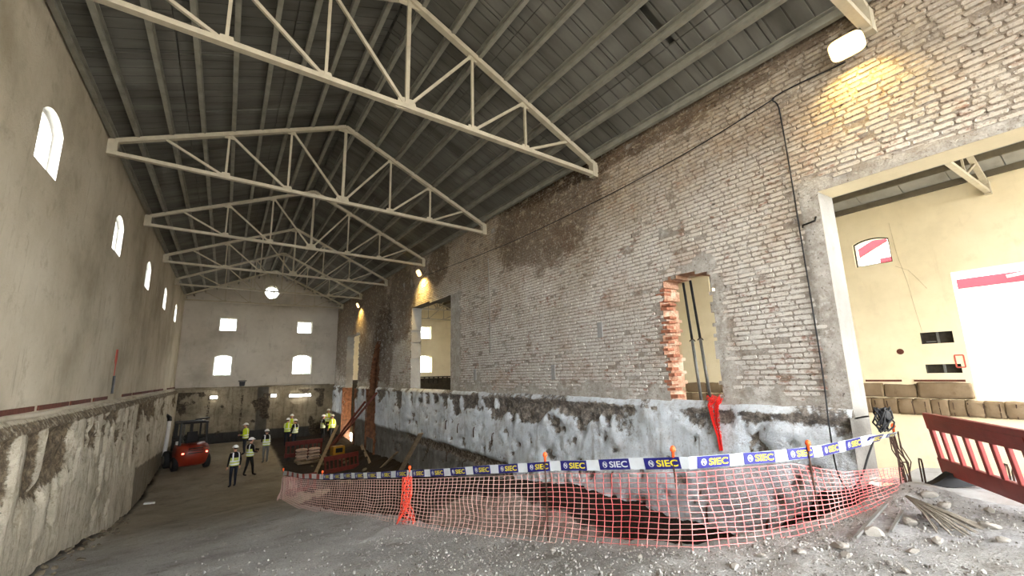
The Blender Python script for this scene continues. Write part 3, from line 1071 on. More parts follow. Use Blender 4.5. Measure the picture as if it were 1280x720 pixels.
for k, h in enumerate(RW):
    wn += 1
    lab = ['dark framed window in the cream side-room wall, seen through the big opening', 'side-room window second from the big doorway', 'side-room window third from the big doorway', 'side-room window fourth from the big doorway', 'side-room window fifth from the big doorway', 'side-room window in the far corner'][k]
    window('window_%d' % wn, h, 'x', XO + 0.08, 1, lab, .035, False, M_dark)
# red line and rounded stone ledge along the wall
mb = MB()
for k in range(9):
    y0 = -1.5 + k * 1.35
    if not (-1 < y0 < 2.6):
        mb.box(XO - .012, y0 + .6, 4.12, .03, 1.15 - .2 * (k % 2), .06)
tag(mb.build('red_line', M_brown, wo), kind='stuff')
M_ledge = plaster('ledge_stone', (c(100, 82, 60), c(128, 109, 85), c(150, 132, 108)), c(70, 55, 40), 1.0)
rl = random.Random(3)


def half_round(y0, y1, zlo, zhi, proud):
    m = MB()
    rings = []
    n = 8
    cz, hz = (zlo + zhi) / 2, (zhi - zlo) / 2
    for t, s in ((0, .93), (.06, 1), (.5, 1.02), (.94, 1), (1, .93)):
        y = y0 + (y1 - y0) * t
        rings.append([(XO + .02 - rl.uniform(-.02, .02) - proud * s * math.cos(PI * (k / n - .5)) ** .4 if 0 < k < n else XO + .03, y, cz + hz * s * math.sin(PI * (k / n - .5)) + rl.uniform(-.02, .02)) for k in range(n + 1)])
    return m.loft(rings)


y = -2.2
while y < 15:
    L = rl.uniform(.34, .44)
    half_round(y, y + L - .012, 3.1, 3.58, .17 + rl.uniform(-.02, .02)).build('ledge_stone', M_ledge, wo, True)
    y += L
y = 3.8
while y < 15:
    L = rl.uniform(.5, 1.3)
    half_round(y, y + L - .03, 3.6, 4.06 + rl.uniform(-.05, .02), .12 + rl.uniform(-.03, .03)).build('ledge_stone', M_ledge, wo, True)
    y += L
for k in range(14):
    MB().bar((XO - .13, 2.4 + k * .31 + rl.uniform(-.03, .03), 3.12), (XO - .16, 2.4 + k * .31, 3.5), .016, .016).build('ledge_tie', M_steel, wo)
# small red square painted by the doorway and a red blot
mb = MB()
for a, b_ in (((3.86, 4.5), (3.86, 4.85)), ((3.86, 4.85), (4.05, 4.85)), ((4.05, 4.85), (4.05, 4.5)), ((4.05, 4.5), (3.86, 4.5))):
    mb.bar((XO - .004, *a), (XO - .004, *b_), .035, .008, (1, 0, 0))
M_redpaint = simple('red_marking_paint', c(196, 92, 76), 0.8, 0, 0.15, 10, 0.05)
mb.build('painted_square', M_redpaint, wo)
MB().ell(XO, 5.28, 5.02, .012, .1, .09, 10, 6).build('red_blot', M_brown, wo)
# hairline cracks
mb = MB()
for pts in ([(4.95, 9.2), (4.9, 8.1), (4.78, 7.2), (4.72, 6.3), (4.66, 5.6)], [(5.0, 7.75), (4.7, 7.55), (4.5, 7.2), (4.35, 6.9)]):
    mb.tube([(XO - .002, *p) for p in pts], .009, 4)
tag(mb.build('crack', simple('crack_line', c(196, 180, 146), .95), wo), kind='stuff')

# end walls of the side room and the near end of both rooms
S3 = lambda u, z: (u, YF, z)
SW = [[(13.85, 7.78), (15.05, 7.78), (15.05, 8.86), (13.85, 8.86)], arch(13.85, 15.15, 4.86, 6.36, .16), [(9.9, 7.78), (11.0, 7.78), (11.0, 8.86), (9.9, 8.86)], arch(9.9, 11.0, 4.86, 6.36, .16)]
mb = MB()
poly_wall(mb, [(XR2, 0.3), (XO, 0.3), (XO, 10.1), (12.8, 12.5), (XR2, 10.1)], SW, S3)
ws = struct(mb.build('wall_side_room_end', M_cream), 'cream end wall of the side room seen through the broken opening', 'wall')
mbr = MB()
for h in SW:
    reveal(mbr, h, S3, F3b)
mbr.build('window_reveal', M_cream, ws)
for k, h in enumerate(SW):
    wn += 1
    window('window_%d' % wn, h, 'y', YF + .28, 1, ['upper window of the side-room end wall, on the right', 'lower arched window of the side-room end wall, on the right', 'upper window of the side-room end wall, on the left', 'lower arched window of the side-room end wall, on the left'][k])
dk = MB().box(12.8, YF - .1, 2.4, 10.2, .2, 4.0).build('dark_plinth', M_dark, ws)
for k in range(16):
    MB().box(10.2 + k * .42, YF - .25, 4.25, .1, .08, .55).build('plinth_post', M_dark, dk)
MB().box(13.4, YF - .25, 4.5, 7.0, .1, .09).build('plinth_rail', M_dark, dk)
N3 = lambda u, z: (u, YN, z)
mb = MB()
poly_wall(mb, [(XL, 3.0), (XR2, 3.0), (XR2, 10.1), (XA, 12.5), (XL, 10.35)], [[(-2.5, 3.3), (7.0, 3.3), (7.0, 9.85), (-2.5, 9.85)]], N3)  # unseen gateway, opened this wide to let sky light fill the hall
struct(mb.build('wall_near', M_left), 'near gable wall behind the camera with a gateway widened to light the hall', 'wall')
mb = MB()
poly_wall(mb, [(XR2, 0.3), (XO, 0.3), (XO, 10.1), (12.8, 12.5), (XR2, 10.1)], [[(8.2, 3.3), (17.4, 3.3), (17.4, 9.6), (8.2, 9.6)]], N3)  # unseen gateway added so that sky light fills the side room
struct(mb.build('wall_side_room_near', M_cream), 'unseen near end wall of the side room with a gateway added for daylight', 'wall')

# ------------------------------------------------------------------ roof of the hall
XRe, XLe = 7.62, -3.1


def chord_z(X, Y):
    if X >= XA:
        return zRidge(Y) + (zEaveR(Y) - zRidge(Y)) * (X - XA) / (XR - XA)
    return zRidge(Y) + (zEaveL(Y) - zRidge(Y)) * (XA - X) / (XA - XL)


ce = MB()
for X0, X1 in ((XLe, XA), (XA, XRe)):
    v = []
    for X, Y in ((X0, YN - .3), (X1, YN - .3), (X1, YF + .3), (X0, YF + .3)):
        v.append((X, Y, chord_z(X, Y) + 0.36))
    ce.add(v, [(0, 1, 2, 3)])
ceiling = struct(ce.build('ceiling', M_deck), 'dark pitched roof of sheeting on steel purlins', 'roof')
rp = random.Random(21)
PURR = [2.72, 3.36, 3.98, 4.60, 5.23, 5.84, 6.42, 7.03]
PURL = [2.14, 1.52, 0.9, 0.28, -0.34, -0.96, -1.58, -2.2, -2.62]
rowsR = [(XA + .02, 4.28), (4.28, 6.13), (6.13, XRe)]
rowsL = [(XLe, -1.27), (-1.27, .59), (.59, XA - .02)]
for X0, X1 in rowsR + rowsL:
    y = YN
    while y < YF:
        y1 = min(y + 1.12, YF)
        dz = rp.uniform(-.012, .012)
        gap = 0.012 + (0.10 if (X0 == 4.28 and 3.2 < y < 4.3) else 0)
        v = []
        for h in (0.235, 0.262):
            for X, Y in ((X0 + .01, y + gap), (X1 - .01, y + gap), (X1 - .01, y1 - .01), (X0 + .01, y1 - .01)):
                v.append((X, Y, chord_z(X, Y) + h + dz))
        MB().add(v, [(3, 2, 1, 0), (4, 5, 6, 7), (0, 1, 5, 4), (1, 2, 6, 5), (2, 3, 7, 6), (3, 0, 4, 7)]).build('roof_panel', M_deck, ceiling)
        y = y1
for X in PURR + PURL:
    s = 1 if X > XA else -1
    m = MB()
    ya, yb = YN - .2, YF
    for (w, hh, dx, dzz) in ((0.085, 0.02, 0, 0.055), (0.02, 0.17, 0.036, 0.14), (0.085, 0.02, 0, 0.225)):
        m.bar((X + dx * s, ya, chord_z(X, ya) + dzz), (X + dx * s, yb, chord_z(X, yb) + dzz), w, hh)
    # one folded channel: join the three plates with a lip so it reads as one section
    m.bar((X - .036 * s, ya, chord_z(X, ya) + .075), (X - .036 * s, yb, chord_z(X, yb) + .075), .016, .04)
    tag(m.build('purlin', M_purlin, ceiling), kind=None)

# side-room roof
XB = 12.82
zS = lambda X: 12.0 - (12.0 - 9.72) * abs(X - XB) / (XO - XB)
cs = MB()
for X0, X1 in ((XR2 - .05, XB), (XB, XO + .4)):
    cs.add([(X0, YN - .3, zS(X0) + .3), (X1, YN - .3, zS(X1) + .3), (X1, YF + .3, zS(X1) + .3), (X0, YF + .3, zS(X0) + .3)], [(0, 1, 2, 3)])
M_deck2 = simple('side_room_sheeting', c(150, 147, 138), 0.85, 0, 0.15, 2, 0.1, False)
ceil2 = struct(cs.build('ceiling_side_room', M_deck2), 'grey pitched roof of the side room', 'roof')
for k in range(9):
    for X0, X1 in ((15.1, 16.6), (16.6, 18.3)):
        y = -1.2 + k * 1.12
        v = [(X, Y, zS(X) + h) for h in (.225, .25) for X, Y in ((X0 + .01, y + .012), (X1 - .01, y + .012), (X1 - .01, y + 1.108), (X0 + .01, y + 1.108))]
        MB().add(v, [(3, 2, 1, 0), (4, 5, 6, 7), (0, 1, 5, 4), (1, 2, 6, 5), (2, 3, 7, 6), (3, 0, 4, 7)]).build('roof_panel', M_deck2, ceil2)
M_purlin2 = simple('side_room_purlin', c(98, 90, 74), 0.8, 0, 0.2, 3, 0.1, False)
for k in range(8):
    for s in (-1, 1):
        X = XB + s * (0.3 + k * 0.68)
        if XR2 < X < XO:
            MB().bar((X, YN, zS(X) + .14), (X, YF, zS(X) + .14), .09, .17).build('purlin', M_purlin2, ceil2)


# ------------------------------------------------------------------ roof trusses
def truss(Y, x0, x1, xa, zl, za, zr, label, group, full=True):
    t = empty('roof_truss', (xa, Y, min(zl, zr) - .25))
    ox, oz = xa, min(zl, zr) - .25
    P = lambda x, z: (x - ox, 0, z - oz)
    zb_ = lambda x: (zl - .25) + ((zr - .22) - (zl - .25)) * (x - x0) / (x1 - x0)
    zt = lambda x: (za + (zr - za) * (x - xa) / (x1 - xa)) if x > xa else (za + (zl - za) * (xa - x) / (xa - x0))
    yv = (0, 1, 0)

    def dbl(name, a, b, w, h):
        m = MB()
        m.bar(a, b, w, h)
        o = m.build(name, M_truss, t)
        return o
    dbl('bottom_chord', P(x0, zb_(x0)), P(x1, zb_(x1)), .12, .085)
    dbl('top_chord', P(x0, zl), P(xa, za), .13, .10)
    dbl('top_chord', P(xa, za), P(x1, zr), .13, .10)
    dbl('king_post', P(xa, zb_(xa)), P(xa, za), .075, .07)
    w = (x1 - xa)
    nr = [xa + w * .29, xa + w * .565, xa + w * .82]
    w2 = (xa - x0)
    nl = [xa - w2 * .277, xa - w2 * .555, xa - w2 * .81]
    for ns in (nr, nl):
        prev = xa
        for k, x in enumerate(ns):
            dbl('diagonal', P(prev, zb_(prev)), P(x, zt(x)), .06, .055)
            if k < 2:
                dbl('vertical', P(x, zb_(x)), P(x, zt(x)), .05, .05)
            prev = x
    g = lambda x, z, w_, h_: MB().box(P(x, z)[0], 0, P(x, z)[2], w_, .025, h_, None, .72).build('gusset_plate', M_truss, t)
    g(xa, zb_(xa) + .07, .42, .24)
    g(xa, za - .07, .42, .2)
    for ns in (nr, nl):
        for x in ns[:2]:
            g(x, zb_(x) + .05, .24, .16)
            g(x, zt(x) - .05, .22, .16)
    for x, z in ((x0 + .08, (zl + zb_(x0)) / 2), (x1 - .06, (zr + zb_(x1)) / 2)):
        MB().box(P(x, z)[0], 0, P(x, z)[2], .2, .15, .36).build('end_plate', M_truss, t)
    tag(t, label, 'truss', group)
    return t


_tl = ['overhead, only its lower right end in frame', 'nearest one crossing the top of the view', 'second one, right below the nearest', 'third one down the hall', 'fourth one down the hall', 'fifth one down the hall', 'last one, against the far gable wall']
for k, Y in enumerate(TY):
    truss(Y, XL, XR, XA, zEaveL(Y), zRidge(Y), zEaveR(Y), 'cream painted steel roof truss, ' + _tl[k], 'roof trusses of the hall')
for k in range(7):
    Y = 2.62 + 5.5 * k
    if Y < YF:
        truss(Y, XR2, XO, XB, 9.62, 11.9, 9.62, ['steel truss of the side room, its end seen above the bright doorway', 'steel truss of the side room, second from the near end', 'steel truss of the side room, third from the near end', 'steel truss of the side room seen through the broken opening, nearest', 'steel truss of the side room seen through the broken opening, middle', 'steel truss of the side room seen through the broken opening, farthest', 'steel truss against the side-room end wall'][k], 'roof trusses of the side room')

# ------------------------------------------------------------------ building across the yard, seen through the doorway
nb = empty('neighbouring_building', (29, 2, 3.3))
tag(nb, 'white building with red bands across the yard, seen through the doorway', 'building')
M_nw = simple('white_facade', c(240, 238, 234), .8, 0, .04, 2, .05)
M_nr = simple('red_facade_band', c(128, 26, 36), .8, 0, .1, 2, .05)
MB().box(1, 0, 5, 2, 30, 10).build('wall', M_nw, nb)
MB().box(-.05, 0, 6.0, .14, 30, .75).build('red_band', M_nr, nb)
MB().box(-.05, -1.5, 5.0, .14, 18, .45).build('red_band', M_nr, nb)
MB().box(-.1, 7.1, 7.55, .2, 1.9, .4, Matrix.Rotation(-.45, 3, 'X')).build('red_gable_edge', M_nr, nb)
MB().box(-.05, 5.9, 6.75, .14, 1.4, .3).build('red_band', M_nr, nb)
MB().bar((-.6, 2.2, 5.0), (-.6, -3.2, 5.55), .1, .12).build('awning_beam', M_galv, nb)
MB().bar((-.4, 3, 2.3), (-.4, -6, 2.3), .06, .06).build('railing', M_galv, nb)

# ------------------------------------------------------------------ floodlights on the brick wall
M_lamp = Mat('floodlight_glass', .4).color(c(255, 220, 150)).emit((1.0, .74, .34, 1), 1.6).m
M_house = simple('floodlight_housing', c(52, 52, 52), .5, .4)


def floodlight(y, z, label, power, tilt=0.5):
    t = empty('floodlight', (XR - .06, y, z))
    MB().box(-.05, 0, .0, .10, .05, .05).build('bracket', M_house, t)
    rot = Matrix.Rotation(-tilt, 3, 'Y')
    MB().box(-.15, 0, .02, .08, .40, .28, rot, 1, .035).build('housing', M_house, t)
    p = rot @ Vector((-.043, 0, 0))
    gl = MB()
    rgs = []
    for d_, k_ in ((-.02, .93), (-.005, 1.0), (.02, 1.0)):
        rgs.append([tuple(rot @ Vector((d_, .21 * k_ * math.copysign(abs(math.cos(q)) ** .5, math.cos(q)), .15 * k_ * math.copysign(abs(math.sin(q)) ** .5, math.sin(q)))) + Vector((-.15 + p.x, 0, .02 + p.z))) for q in [2 * PI * i / 28 for i in range(28)]])
    gl.loft(rgs)
    gl.build('lamp_glass', M_lamp, t)
    l = bpy.data.lights.new('floodlight_beam', 'SPOT')
    l.energy = power
    l.color = (1.0, .70, .22)
    l.spot_size = R(125)
    l.spot_blend = .8
    l.shadow_soft_size = .12
    o = bpy.data.objects.new('floodlight_beam', l)
    COL.objects.link(o)
    o.parent = t
    o.location = (-.27, 0, -.06)
    o.rotation_euler = (0, R(-14), 0)
    tag(t, label, 'lamp', 'floodlights on the brick wall')


floodlight(2.0, 9.0, 'lit yellow floodlight high on the brick wall above the big opening', 110)
floodlight(18.5, 9.14, 'lit yellow floodlight above the broken square opening in the brick wall', 420)
floodlight(29.5, 9.23, 'lit yellow floodlight farthest along the brick wall', 420)


def gz(x, y):
    return float(ground_z(np.array([x]), np.array([y]))[0][0])


# ------------------------------------------------------------------ safety net, stakes and warning tape
def path_at(pts, s):
    """point on the polyline at arc length s (plan), all columns interpolated"""
    P = np.array(pts)
    d = np.concatenate([[0], np.cumsum(np.hypot(*np.diff(P[:, :2], axis=0).T))])
    return np.stack([np.interp(s, d, P[:, k]) for k in range(P.shape[1])], -1), d[-1]


net_pts = fence + [(1.78, 16.2, gz(1.78, 16.2), gz(1.78, 16.2) + .72), (2.3, 16.6, gz(2.3, 16.6), gz(2.3, 16.6) + .72)]
_, Ltot = path_at(net_pts, np.array([0.]))
ss = np.arange(0, Ltot, 0.105)
PP, _ = path_at(net_pts, ss)
rowsN = 16
nI = len(ss)
vv = np.linspace(0, 1, rowsN)
T = np.gradient(PP[:, :2], axis=0)
T /= np.linalg.norm(T, axis=1, keepdims=True)
Nn = np.stack([-T[:, 1], T[:, 0]], 1)
side = np.sign((Nn * -PP[:, :2]).sum(1))[:, None]
Nn = Nn * side                                        # towards the ramp
topf = np.interp(ss, [0, 0.6, 1.7, 2.6], [0.45, 0.55, 0.72, 0.97])
S_, V_ = np.meshgrid(ss, vv, indexing='ij')
hgt = (PP[:, 3] - 0.05 - PP[:, 2]) * topf
lat = (fbm(S_ * 0.9, V_ * 1.5, 141) - .5) * 0.16 * np.sin(V_ * PI) + 0.10 * (1 - V_) ** 3
wob = (fbm(S_ * 2.3, V_ * 3, 142) - .5) * 0.05
zz = PP[:, 2][:, None] - 0.02 + hgt[:, None] * V_ + (fbm(S_ * 1.1, V_ * 2, 143) - .5) * 0.07 * np.sin(V_ * PI)
NP = np.stack([PP[:, 0][:, None] + Nn[:, 0][:, None] * lat + T[:, 0][:, None] * wob, PP[:, 1][:, None] + Nn[:, 1][:, None] * lat + T[:, 1][:, None] * wob, zz], -1)
T3 = np.concatenate([T, np.zeros((nI, 1))], 1)[:, None, :]
U3 = np.array([0, 0, 1.0])
a, b_ = 0.0034, 0.003
corner = [NP - T3 * a - U3 * b_, NP + T3 * a - U3 * b_, NP + T3 * a + U3 * b_, NP - T3 * a + U3 * b_]
V = np.stack(corner, 2).reshape(-1, 3)
vid = np.arange(nI * rowsN * 4).reshape(nI, rowsN, 4)
q1 = vid.reshape(-1, 4)
q2 = np.stack([vid[:-1, :, 1], vid[1:, :, 0], vid[1:, :, 3], vid[:-1, :, 2]], -1).reshape(-1, 4)
q3 = np.stack([vid[:, :-1, 3], vid[:, :-1, 2], vid[:, 1:, 1], vid[:, 1:, 0]], -1).reshape(-1, 4)
Qn = np.concatenate([q1, q2, q3])
me = bpy.data.meshes.new('safety_net')
me.from_pydata(V.tolist(), [], Qn.tolist())


def net_mat():
    m = Mat('salmon_net_plastic', .55, spec=.3)
    y = m.xyz()[1]
    n = m.noise(1.6, 4, .6)
    col = m.ramp(n, [(.35, c(188, 84, 84)), (.5, c(202, 116, 113)), (.66, c(210, 156, 150))])
    m.color(m.mix(m.rng(m.math('ADD', y, m.math('MULTIPLY', m.math('SUBTRACT', n, .5), 3.0)), 3.6, 5.2, 0, .7), col, c(206, 182, 170)))
    return m.m


M_net = net_mat()
net = put('safety_net', me, M_net)
sm = net.modifiers.new('thickness', 'SOLIDIFY')
sm.thickness = 0.0045
sm.offset = 0
tag(net, 'salmon plastic mesh safety net strung along the edge of the excavation', 'net')

stakes = [(3.64, 2.9, 'orange-capped steel stake at the corner of the net, nearest the camera'), (3.33, 4.52, 'orange-capped steel stake second from the net corner'), (2.77, 7.62, 'orange-capped steel stake wrapped by the bunched net'),
          (5.1, 2.38, 'red-capped steel stake between the net corner and the big opening'), (2.07, 11.4, 'steel stake where the blue tape turns to red dashes'), (1.66, 15.0, 'steel stake at the far left end of the net'), (7.5, 2.42, 'steel stake where the tape is tied at the big opening')]
for x, y, lab in stakes:
    F = np.array(fence)
    k = np.argmin(np.hypot(F[:, 0] - x, F[:, 1] - y))
    zb_, zt_ = F[k, 2], F[k, 3]
    t = empty('net_stake', (x, y, zb_ - .12))
    MB().tube([(0, 0, 0), (.01, .0, .5), (0.0, .01, zt_ - zb_ + .19)], .009, 6).build('rod', M_steel, t, True)
    h = zt_ - zb_ + .19
    cp = MB()
    cp.loft([[(.015 * rr * math.cos(2 * PI * i / 10), .015 * rr * math.sin(2 * PI * i / 10), h + zq) for i in range(10)] for rr, zq in ((.8, -.05), (.85, 0), (1.7, .01), (1.75, .03), (1.2, .05), (.3, .058))])
    cp.build('cap', M_orange, t, True)
    tag(t, lab, 'stake', 'stakes carrying the net')

# net gathered in a bunch round the third stake
rb = random.Random(8)
m = MB()
x, y = 2.77, 7.62
for k in range(11):
    a0 = rb.uniform(0, 6.3)
    pts = []
    for j in range(12):
        t_ = j / 11
        r_ = .03 + .05 * abs(math.sin(3.3 * t_ + a0)) + (.12 * (1 - t_) ** 3)
        pts.append((x - .05 + r_ * math.cos(a0 + 5 * t_), y - .03 + r_ * math.sin(a0 + 5 * t_), 2.18 + .78 * t_ + rb.uniform(-.02, .02)))
    m.tube(pts, .007, 4)
for j in range(14):
    zq = 2.22 + j * .055
    m.tube([(x - .05 + .06 * math.cos(q * .9), y - .03 + .06 * math.sin(q * .9), zq + rb.uniform(-.02, .02)) for q in range(8)], .006, 4)
M_netred = simple('orange_red_net', c(226, 82, 62), .6, 0, .2, 12, .05)
tag(m.build('bunched_net', M_netred), 'bunched orange-red net gathered round a stake', 'net', kind='stuff')

# tape
M_tapew = simple('white_tape_plastic', c(196, 201, 206), .45, 0, .08, 6, .05)
M_tapeb = simple('blue_tape_print', c(30, 30, 104), .45, 0, .12, 8, .03)
M_tapey = simple('yellow_tape_print', c(214, 198, 40), .45, 0, .06, 8, .02)
M_tapered = simple('red_tape_print', c(150, 50, 40), .5, 0, .1, 8, .02)
tape = empty('warning_tape', (3.67, 2.75, 3.72))
tag(tape, 'blue and white printed warning tape along the top of the net', 'tape')
org = Vector((3.67, 2.75, 3.72))
tpts = fence
_, Lt = path_at(tpts, np.array([0.]))
ts = np.arange(0, Lt, .0916667)
TP, _ = path_at(tpts, ts)
TT = np.gradient(TP[:, :2], axis=0)
TT /= np.linalg.norm(TT, axis=1, keepdims=True)
TN = np.stack([-TT[:, 1], TT[:, 0]], 1)
TN = TN * np.sign((TN * -TP[:, :2]).sum(1))[:, None]
WID = .108
m = MB()
rings = []
for k in range(len(ts)):
    tw = .35 * math.sin(ts[k] * 1.9) * .25 + (1.0 if ts[k] < 0.9 else 0) * .5
    sag = -.012 * abs(math.sin(ts[k] * 1.4))
    wv = WID / 2 * (.55 if ts[k] < .8 else 1)
    base = Vector((TP[k, 0] - org.x, TP[k, 1] - org.y, TP[k, 3] - org.z + sag))
    n3 = Vector((TN[k, 0], TN[k, 1], 0))
    e = Vector((0, 0, 1)) * math.cos(tw) + n3 * math.sin(tw)
    q = n3 * math.cos(tw) - Vector((0, 0, 1)) * math.sin(tw)
    rings.append([base - e * wv + q * .0012, base + e * wv + q * .0012, base + e * wv - q * .0012, base - e * wv - q * .0012])
m.loft(rings)
m.build('tape_band', M_tapew, tape)


def text_mesh(body):
    cu = bpy.data.curves.new('lettering', 'FONT')
    cu.body = body
    cu.size = 1
    cu.offset = .022
    cu.resolution_u = 4
    cu.fill_mode = 'FRONT'
    o = bpy.data.objects.new('lettering', cu)
    COL.objects.link(o)
    bpy.context.view_layer.update()
    me = bpy.data.meshes.new_from_object(o.evaluated_get(bpy.context.evaluated_depsgraph_get()))
    bpy.data.objects.remove(o)
    co = np.array([v.co[:] for v in me.vertices])
    lo, hi = co.min(0), co.max(0)
    for v in me.vertices:
        v.co.x = (v.co.x - lo[0]) / (hi[0] - lo[0]) - .5
        v.co.y = (v.co.y - lo[1]) / (hi[1] - lo[1]) - .5
        v.co.z = 0
    return me


txt = text_mesh('SIEC')
for v in txt.vertices:
    v.co.x = v.co.x * .225 + .055
    v.co.y *= .062
txt.materials.append(M_tapey)
txtw = txt.copy()
txtw.materials.clear()
txtw.materials.append(M_tapew)
lg = MB()
n = 18
for r0, r1 in ((.026, .031),):
    lg.add([(r * math.cos(2 * PI * k / n) - .115, r * math.sin(2 * PI * k / n), 0) for r in (r0, r1) for k in range(n)], [(k, (k + 1) % n, n + (k + 1) % n, n + k) for k in range(n)])
lg.add([(-.137, .018, 0), (-.129, .024, 0), (-.093, -.018, 0), (-.101, -.024, 0)], [(0, 3, 2, 1)])
lg.add([(-.137, -.012, 0), (-.130, -.018, 0), (-.126, .016, 0), (-.134, .016, 0)], [(0, 1, 2, 3)])
lg.add([(-.105, -.016, 0), (-.097, -.012, 0), (-.099, .020, 0), (-.107, .014, 0)], [(0, 1, 2, 3)])
lgm = lg.mesh('logo')
lgm.materials.append(M_tapew)
s = .275
kk = 0
while s < Lt - .2:
    q0, _ = path_at(tpts, np.array([s - .19, s, s + .19]))
    redp = q0[1, 1] > 11.5
    sag = -.012 * abs(math.sin(s * 1.4))
    w_ = .19
    p0, p1 = Vector((q0[2, 0], q0[2, 1], q0[2, 3] + sag)), Vector((q0[0, 0], q0[0, 1], q0[0, 3] + sag))   # left to right as read from the ramp
    ctr = (p0 + p1) / 2
    X = (p1 - p0).normalized()
    Zn = X.cross(Vector((0, 0, 1))).normalized()
    if Zn.dot(-Vector((ctr.x, ctr.y, 0))) < 0:
        Zn = -Zn
    Yv = Zn.cross(X).normalized()
    tw = .35 * math.sin(s * 1.9) * .25 + (.5 if s < .9 else 0)
    Yt = Yv * math.cos(tw) + Zn * math.sin(tw)
    Zt = Zn * math.cos(tw) - Yv * math.sin(tw)
    mt = Matrix(((X.x, Yt.x, Zt.x, ctr.x - org.x + Zt.x * .004), (X.y, Yt.y, Zt.y, ctr.y - org.y + Zt.y * .004), (X.z, Yt.z, Zt.z, ctr.z - org.z + Zt.z * .004), (0, 0, 0, 1)))
    hv = WID / 2 * (.5 if s < .8 else .97)
    pm = MB().box(0, 0, 0, .38 if not redp else .2, hv * 2, .003)
    p = pm.build('printed_panel', M_tapered if redp else M_tapeb, tape)
    p.matrix_local = mt
    if not redp:
        for nm, me_ in (('lettering', txtw if kk == 8 else txt), ('logo', lgm)):
            o = bpy.data.objects.new(nm, me_)
            COL.objects.link(o)
            o.parent = p
            o.location = (0, 0, .0028)
            if s < .8:
                o.scale = (1, .55, 1)
    s += .55
    kk += 1

# ------------------------------------------------------------------ plastic barriers
def barrier(name, loc, rz, L, H, label, lean=0.0, n=9, group=None, mat=None):
    mat = mat or M_redplastic
    t = empty(name, loc, rz)
    t.rotation_euler = (lean, 0, rz)
    MB().box(L / 2, 0, H * .88, L, .055, H * .24, None, 1, .012).build('top_rail', mat, t)
    MB().box(L / 2, -.03, H * .88, L * .8, .012, H * .09, None, 1, .004).build('raised_panel', mat, t)
    MB().box(L / 2, 0, H * .24, L, .055, H * .22, None, 1, .012).build('bottom_rail', mat, t)
    for k in range(n):
        x = .06 + (L - .12) * k / (n - 1)
        MB().box(x, 0, H * .56, .058 if 0 < k < n - 1 else .09, .04, H * .5, None, 1, .008).build('picket', mat, t)
    for x in (.22, L - .22):
        m = MB()
        m.loft([[(x - .07, yy, .0), (x + .07, yy, .0), (x + .07, yy, zq), (x - .07, yy, zq)] for yy, zq in ((-.34, .02), (-.2, .07), (-.05, .16), (.05, .16), (.2, .07), (.34, .02))])
        m.build('foot', M_black, t)
    tag(t, label, 'barrier', group)
    return t


barrier('plastic_barrier', (8.08, 2.14, 3.09), math.atan2(-.82, -1.09), 2.1, .88, 'red slatted plastic barrier standing in the big opening', .12, 9, 'red plastic barriers')
barrier('plastic_barrier', (3.15, 28.6, gz(3.15, 28.6)), R(8), 2.0, 1.0, 'red slatted barrier behind the stacked sacks', .1, 9, 'red plastic barriers', M_reddark)
barrier('plastic_barrier', (4.35, 23.4, gz(4.35, 23.4) + .02), R(22), 1.9, .9, 'dark red barrier in front of the yellow box', -.15, 9, 'red plastic barriers', M_reddark)
barrier('plastic_barrier', (2.0, 17.2, gz(2.0, 17.2) + .02), R(10), 1.0, .62, 'small red barrier leaning at the left end of the net', -.1, 5, 'red plastic barriers', M_reddark)

# ------------------------------------------------------------------ cables and the tangle at the end of the tape
def cable(name, pts, r, label, mat=M_black, n=6):
    P = [Vector(p) for p in pts]
    out = []
    for i in range(len(P) - 1):
        p0, p1, p2, p3 = P[max(i - 1, 0)], P[i], P[i + 1], P[min(i + 2, len(P) - 1)]
        for j in range(6):
            t = j / 6
            out.append(.5 * ((2 * p1) + (-p0 + p2) * t + (2 * p0 - 5 * p1 + 4 * p2 - p3) * t * t + (-p0 + 3 * p1 - 3 * p2 + p3) * t ** 3))
    out.append(P[-1])
    o = MB().tube(out, r, n).build(name, mat, None, True)
    tag(o, label, 'cable')
    return o


xw = XR - .05
cable('cable', [(xw, 2.1, 8.9), (xw, 3.07, 8.93), (xw, 3.05, 8.7), (xw, 3.03, 7.79), (xw, 3.02, 6.61), (xw, 3.01, 5.51), (xw - .02, 3.0, 4.47), (xw - .16, 2.96, 3.75), (xw - .25, 2.9, 3.2), (xw - .2, 2.75, 2.9)], .011, 'black cable hanging down the brick wall beside the big opening')
cable('cable', [(xw, 3.1, 8.9), (xw, 4.74, 8.72), (xw, 7.16, 8.62), (xw, 11.04, 8.62), (xw, 15.78, 8.85), (xw, 18.4, 9.0)], .010, 'thin black cable running along the top of the brick wall')
cable('cable', [(6.95, 2.45, 3.72), (6.8, 2.5, 3.5), (6.6, 2.55, 3.25), (6.3, 2.7, 2.95)], .012, 'short dark cable drooping behind the tape by the opening')
o = MB().tube([(xw + .01, 12.55, 8.45), (xw + .01, 12.5, 7.0), (xw + .01, 12.5, 5.3)], .018, 6).build('conduit', M_stone, None, True)
tag(o, 'thin pale conduit running straight down the middle of the brick wall', 'pipe')
o = MB().tube([(xw + .04, 2.99, 6.68), (xw, 2.97, 6.7), (xw, 2.8, 6.72), (xw, 2.78, 6.78)], .014, 6).build('cable_hook', M_frame0, None, True)
tag(o, 'small black hook holding the hanging cable beside the big opening', 'hook')
ct = empty('cable_tangle', (7.2, 2.42, 3.8))
rc = random.Random(4)
